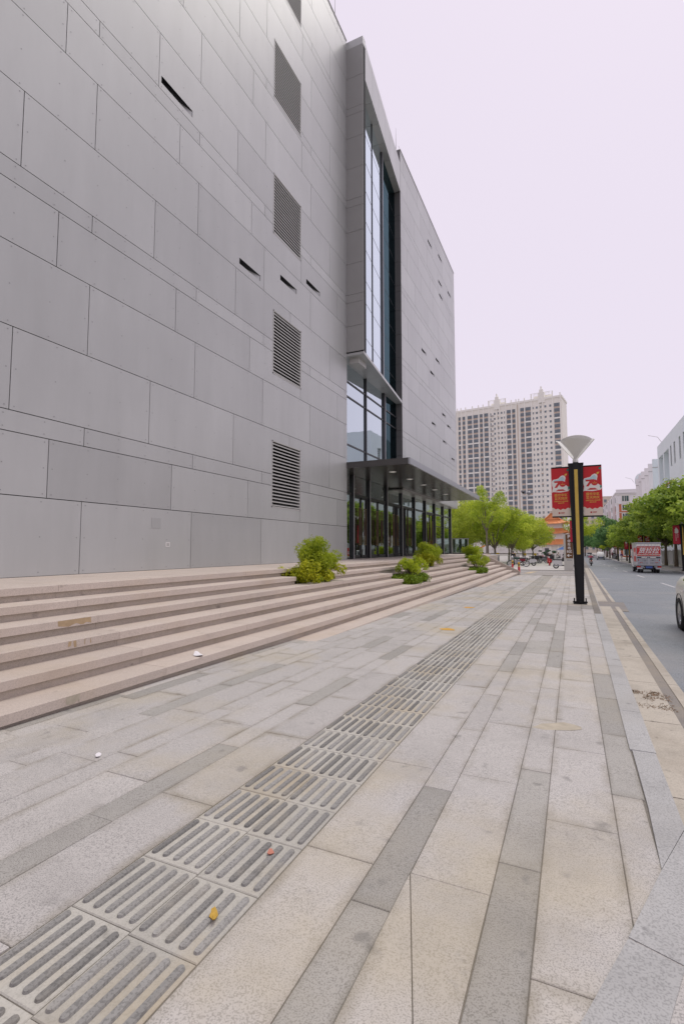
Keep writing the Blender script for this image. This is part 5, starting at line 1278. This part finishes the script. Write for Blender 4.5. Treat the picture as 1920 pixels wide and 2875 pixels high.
for j,(x0,x1) in enumerate(smallc):
    for f in range(NF):
        z=TOP-FH*(f+1)+.65
        if z<4: continue
        sw.box(u(x0)-.06,u(x1)+.06,-.10,0,z-.07,z+1.32,1); sw.box(u(x0),u(x1),-.13,-.10,z,z+1.25,0)
        if j in (0,) and f%1==0: sw.box(u(x0)+.2,u(x0)+1.9,-.75,0,z-.75,z-.12,2)
        if j in (2,7) : sw.box(u(x0)-.25,u(x1)+.3,-.35,0,z+1.4,z+1.75,3 if f%2 else 1)
o=sw.build('small_window',[M['towerglass'],M['towertrim'],M['acunit'],M['spandrel']],tw); o['kind']='stuff'
MB().box(u(480),u(712),-.2,0,TOP-4.2,TOP-3.9).box(u(1060),u(1330),-.2,0,TOP-4.2,TOP-3.9).build('cornice',M['towertrim'],tw)
# rooftop crests
for xa,xb in ((470,720),(1050,1330)):
    xc=(xa+xb)/2; cr_=MB()
    cr_.box(u(xc)-1.7,u(xc)+1.7,-.5,1.5,TH-3,TH+3.0).box(u(xc)-1.0,u(xc)+1.0,-.7,1.2,TH-3,TH+4.6).box(u(xc)-.28,u(xc)+.28,-.9,.9,TH-2,TH+6.4)
    o=cr_.build('roof_crest',M['towertrim'],tw)
    gr_=MB()
    for sgn in (-1,1):
        for i in range(4):
            x=u(xc)+sgn*(2.2+i*.75); gr_.box(x-.06,x+.06,-.1,.02,TH-.2,TH+3.1); gr_.box(x-.18,x+.18,-.1,.0,TH+2.2,TH+2.45)
        gr_.box(u(xc)+sgn*1.7,u(xc)+sgn*4.9,-.1,.02,TH+2.9,TH+3.1)
    gr_.build('crest_railing',M['towertrim'],o)
MB().box(u(500),u(700),2,8,TH-1.2,TH+1.5).box(u(1080),u(1310),2,8,TH-1.2,TH+1.8).build('lift_house',M['towerwall'],tw)
# ---- orange roofed gate pavilion
pg=empty('pagoda_gate',(-4.4,128.5,zg(128)),(0,0,radians(-6))); tag(pg,'white three tier pavilion with orange tiled roofs between the trees','pavilion')
pg.scale=(1.02,1.02,1.0)
wl=MB().box(-3.1,3.1,0,5,0,3.6).build('lower_wall',M['pagwall'],pg)
for x in (-2.6,-.5,1.2): MB().box(x,x+.35,-.06,0,.3,3.2).build('pilaster',M['towertrim'],wl)
MB().box(-1.6,-.7,-.05,0,.2,2.6).build('door_opening',M['clothgrey'],wl); MB().box(-.1,1.1,-.05,0,.5,3.0).build('white_panel',M['bannerwhite'],wl)
MB().box(-2.5,2.5,.4,4.6,3.6,6.2).build('middle_wall',M['pagwall'],pg); MB().box(-2.2,2.2,.8,4.2,6.2,8.6).build('upper_wall',M['pagwall'],pg)
def roof_tier(zb,zt,hx,hy,tx,ty,cy_,name):
    """hipped skirt with up-swept corners and round tile ribs"""
    o_=empty_child=MB(); n=14; ring0=[];ring1=[]
    def edge(px,py,qx,qy,z,lift):
        return [(px+(qx-px)*i/n,py+(qy-py)*i/n,z+lift*(abs(2*i/n-1))**3) for i in range(n)]
    for (ax,ay,bx,by) in ((-1,-1,1,-1),(1,-1,1,1),(1,1,-1,1),(-1,1,-1,-1)):
        ring0+=edge(ax*hx,cy_+ay*hy,bx*hx,cy_+by*hy,zb,.42); ring1+=edge(ax*tx,cy_+ay*ty,bx*tx,cy_+by*ty,zt,.06)
    N_=len(ring0); mid=[((a[0]*.45+b[0]*.55),(a[1]*.45+b[1]*.55),(a[2]*.60+b[2]*.40)) for a,b in zip(ring0,ring1)]
    o_.add(ring0+mid+ring1,[(i,(i+1)%N_,(i+1)%N_+N_,i+N_) for i in range(N_)]+[(i+N_,(i+1)%N_+N_,(i+1)%N_+2*N_,i+2*N_) for i in range(N_)],0,True)
    o_.add([(a[0]*.98,a[1],a[2]-.14) for a in ring0]+ring0,[(i,i+N_,(i+1)%N_+N_,(i+1)%N_) for i in range(N_)],0)
    rf=o_.build(name,M['orangeroof'],pg)
    for s in range(0,N_,2):
        MB().tube([ring0[s],mid[s],ring1[s]],.075,5).build('tile_rib',M['orangeroof'],rf)
    return rf
roof_tier(3.55,4.75,4.0,3.4,2.5,2.1,2.5,'lower_roof'); roof_tier(6.15,7.35,3.5,3.0,2.2,1.7,2.5,'middle_roof')
rt=roof_tier(8.5,9.5,3.6,3.1,1.9,1.3,2.5,'upper_roof')
g=MB().add([(-1.9,1.0,9.45),(1.9,1.0,9.45),(0,1.0,11.1),(-1.9,4.0,9.45),(1.9,4.0,9.45),(0,4.0,11.1)],[(0,1,2),(5,4,3),(0,2,5,3),(2,1,4,5)]); g.build('gable',M['orangeroof'],rt)
for s in (-1,1): MB().tube([(s*2.1,.85,9.35),(s*.9,.85,10.2),(0,.85,11.2)],.14,6).build('gable_ridge',M['orangeroof'],rt)
MB().box(-.28,.28,.6,4.3,11.0,11.55).build('ridge_block',M['spandrel'],rt)
# ---- white block with fins on the right
wbk=empty('white_block',(18,0,-1.3)); tag(wbk,'pale blue white institutional block with tall slit windows above the street trees','building')
Y1,Y2=88.0,130.0; TZ=25.4
def strip_wall(holes):
    ys=sorted(set([Y1,Y2]+[v for h in holes for v in h[:2]])); zs=sorted(set([0,TZ]+[v for h in holes for v in h[2:4]])); mb=MB()
    for a,b in zip(ys[:-1],ys[1:]):
        for c,d in zip(zs[:-1],zs[1:]):
            if any(h[0]<=(a+b)/2<=h[1] and h[2]<=(c+d)/2<=h[3] for h in holes): continue
            mb.add([(0,a,c),(0,a,d),(0,b,d),(0,b,c)],[(0,1,2,3)])
    for h in holes:
        a,b,c,d=h[:4]; q=h[4]
        mb.add([(0,a,c),(0,b,c),(0,b,d),(0,a,d),(q,a,c),(q,b,c),(q,b,d),(q,a,d)],[(0,1,5,4),(1,2,6,5),(2,3,7,6),(3,0,4,7)]); mb.add([(q,a,c),(q,a,d),(q,b,d),(q,b,c)],[(0,1,2,3)],h[5])
    mb.add([(0,Y2,0),(0,Y2,TZ),(14,Y2,TZ),(14,Y2,0),(0,Y1,0),(0,Y1,TZ),(14,Y1,TZ),(14,Y1,0)],[(0,1,2,3),(7,6,5,4),(1,5,6,2)])
    return mb
hol=[(123,128.4,16.0,22.6,2.2,0),(116.2,122,16.0,22.6,2.2,0)]
slots=[(113.0,114.5),(109.3,110.8),(104.2,105.7),(100.4,101.9),(95.6,97.1),(91.8,93.3)]
hol+=[(a,b,18.6,22.7,.30,1) for a,b in slots]
hol+=[(a,b,12.6,14.2,.25,1) for a,b in slots]
ww=strip_wall(hol).build('wall',[M['whitewall'],M['grnglass']],wbk)
for a,b in slots:
    for k in range(9): MB().box(.12,.18,a,b,18.7+k*.45,18.78+k*.45).build('lattice_bar',M['acunit'],ww)
    MB().box(.10,.16,(a+b)/2-.04,(a+b)/2+.04,18.6,22.7).build('lattice_bar',M['acunit'],ww)
MB().box(-.10,0,112,158,15.5,15.85).build('orange_ledge',M['brick'],wbk)
MB().box(0,14,130.02,158,0,15.5).build('low_wing',M['whitewall'],wbk)
for i,(y,zt) in enumerate([(136.3,23.7),(143.4,23.7),(150.3,23.6),(157.3,23.7),(163.2,23.5),(170.3,23.3)]):
    f_=MB().box(-.2,5.0,y,y+.7,0,zt).build('fin_wall',M['whitewall2'] if i>0 else M['whitewall'],wbk)
    MB().box(-.3,5.05,y-.1,y+.0,zt-2.1,zt-1.9).build('fin_groove',M['acunit'],f_)
ar_=[(-.2,22),(3.6,22)]+[(1.7+1.9*cos(t*pi/10),23.4+1.9*sin(t*pi/10)) for t in range(0,11)]
MB().plate(ar_,172,172.8).build('arched_fin',M['whitewall'],wbk); MB().box(1.0,2.4,171.9,171.99,22.9,24.4).build('arch_opening',M['skyblue'],wbk)
for y,l in ((124,1),(177,1)): MB().tube([(0,y,TZ if y<130 else 23.0),(-.6,y+.4,(TZ if y<130 else 23.0)+1.2),(-2.2,y+1.4,(TZ if y<130 else 23.0)+1.9)],.05,5).build('roof_bracket',M['acunit'],wbk)
# ---- white and red apartment block
ap=empty('apartment_block',(14.7,200,-1.5)); tag(ap,'white and brick red apartment block with green windows left of the white block','building')
AH=22.6
aw_=MB().box(0,13,0,95,0,AH).build('wall',M['whitewall2'],ap)
MB().box(-.35,13,-.35,-.0,AH-.35,AH).box(-.35,0,0,95,AH-.35,AH).box(-.1,13,-.12,0,AH,AH+1.0).build('cornice',M['whitewall2'],ap)
def awin(parent,x,z,w_=2.1,h_=1.9):
    f=MB().box(x-.25,x+w_+.25,-.12,0,z-.3,z+h_+.22).build('window_surround',M['bannerwhite'],parent)
    me=MB().box(x,x+w_,-.16,-.12,z,z+h_); me.build('pane',M['grnglass'],f)
    mb=MB()
    for q in (0,.30,.36,.62,1): mb.box(x+w_*q-.05,x+w_*q+.05,-.2,-.16,z,z+h_)
    mb.build('window_frame',M['bannerwhite'],f)
for fl in range(7):
    z=AH-3.2-fl*3.15
    awin(aw_,1.7,z); awin(aw_,7.2,z,1.9)
    if fl>=1: MB().box(.7,5.2,-.06,0,z-1.0,z+2.1).build('brick_panel',M['brick'],aw_)
    MB().box(6.4,9.6,-.7,0,z-1.1,z-.35).build('balcony',M['whitewall2'],aw_)
    MB().box(-.15,13,-.18,0,z+2.25,z+2.42).build('string_course',M['bannerwhite'],aw_)
for i,y in enumerate([4,30,54,75]):
    bay_=MB().box(-.9-.1*i,0,y+3,y+14,0,AH-.8-.2*i).build('side_bay',M['whitewall2'],ap)
    for fl in range(7):
        z=AH-3.4-fl*3.15
        MB().box(-.06,0,y,y+1.5,z,z+1.9).build('side_window',M['grnglass'],aw_); MB().box(-1.0-.1*i,-.9-.1*i,y+5,y+7,z,z+1.8).build('side_window',M['grnglass'],bay_)
        if fl>0: MB().box(-.05,0,y+1.7,y+2.8,z-.9,z+2.0).build('brick_panel',M['brick'],aw_)
# ---- beige flats closing the street
bf=empty('beige_flats',(1.0,335,-1.5),(0,0,radians(4))); tag(bf,'beige block of flats closing the end of the street','building')
fw=MB().box(-6,30,0,12,0,34).build('wall',M['beigewall'],bf)
for i in range(9):
    for fl in range(10):
        x=-4.5+i*3.6; z=2.2+fl*3.15
        w1=MB().box(x,x+1.5,-.08,0,z,z+1.5).build('window',M['towerglass'],fw)
        MB().box(x-.1,x+1.6,-.35,-.08,z-.55,z-.1).build('sill_box',M['acunit'],w1)
# ---- wooded hill to the right, mirrored in the glass
hm=MB(); nx,ny=26,14; r=random.Random(9)
pts=[]
for j in range(ny+1):
    for i in range(nx+1):
        a=i/nx; b=j/ny
        hgt=112*max(0,sin(pi*a))**1.3*max(0,sin(pi*b))*(1+.12*r.uniform(-1,1)+.25*sin(5*a+1))
        pts.append((150+620*a,520+320*b,-5+hgt))
hm.add(pts,[(j*(nx+1)+i,j*(nx+1)+i+1,(j+1)*(nx+1)+i+1,(j+1)*(nx+1)+i) for j in range(ny) for i in range(nx)],0,True)
struct(hm.build('hill',M['hill']))
# buildings along the far side beyond the trees, seen in the glass
for i,(x,y,wd,dp,h,m_) in enumerate([(24,50,14,30,16,'whitewall2'),]):
    o=empty('office_block',(x,y,-1)); tag(o,'pale office block behind the compound wall, past the right edge','building')
    wl2=MB().box(0,wd,0,dp,0,h).build('wall',M[m_],o)
    for fl in range(4):
        for k in range(7): MB().box(-.06,0,2+k*4,4.2+k*4,2+fl*3.6,4+fl*3.6).build('window',M['towerglass'],wl2)
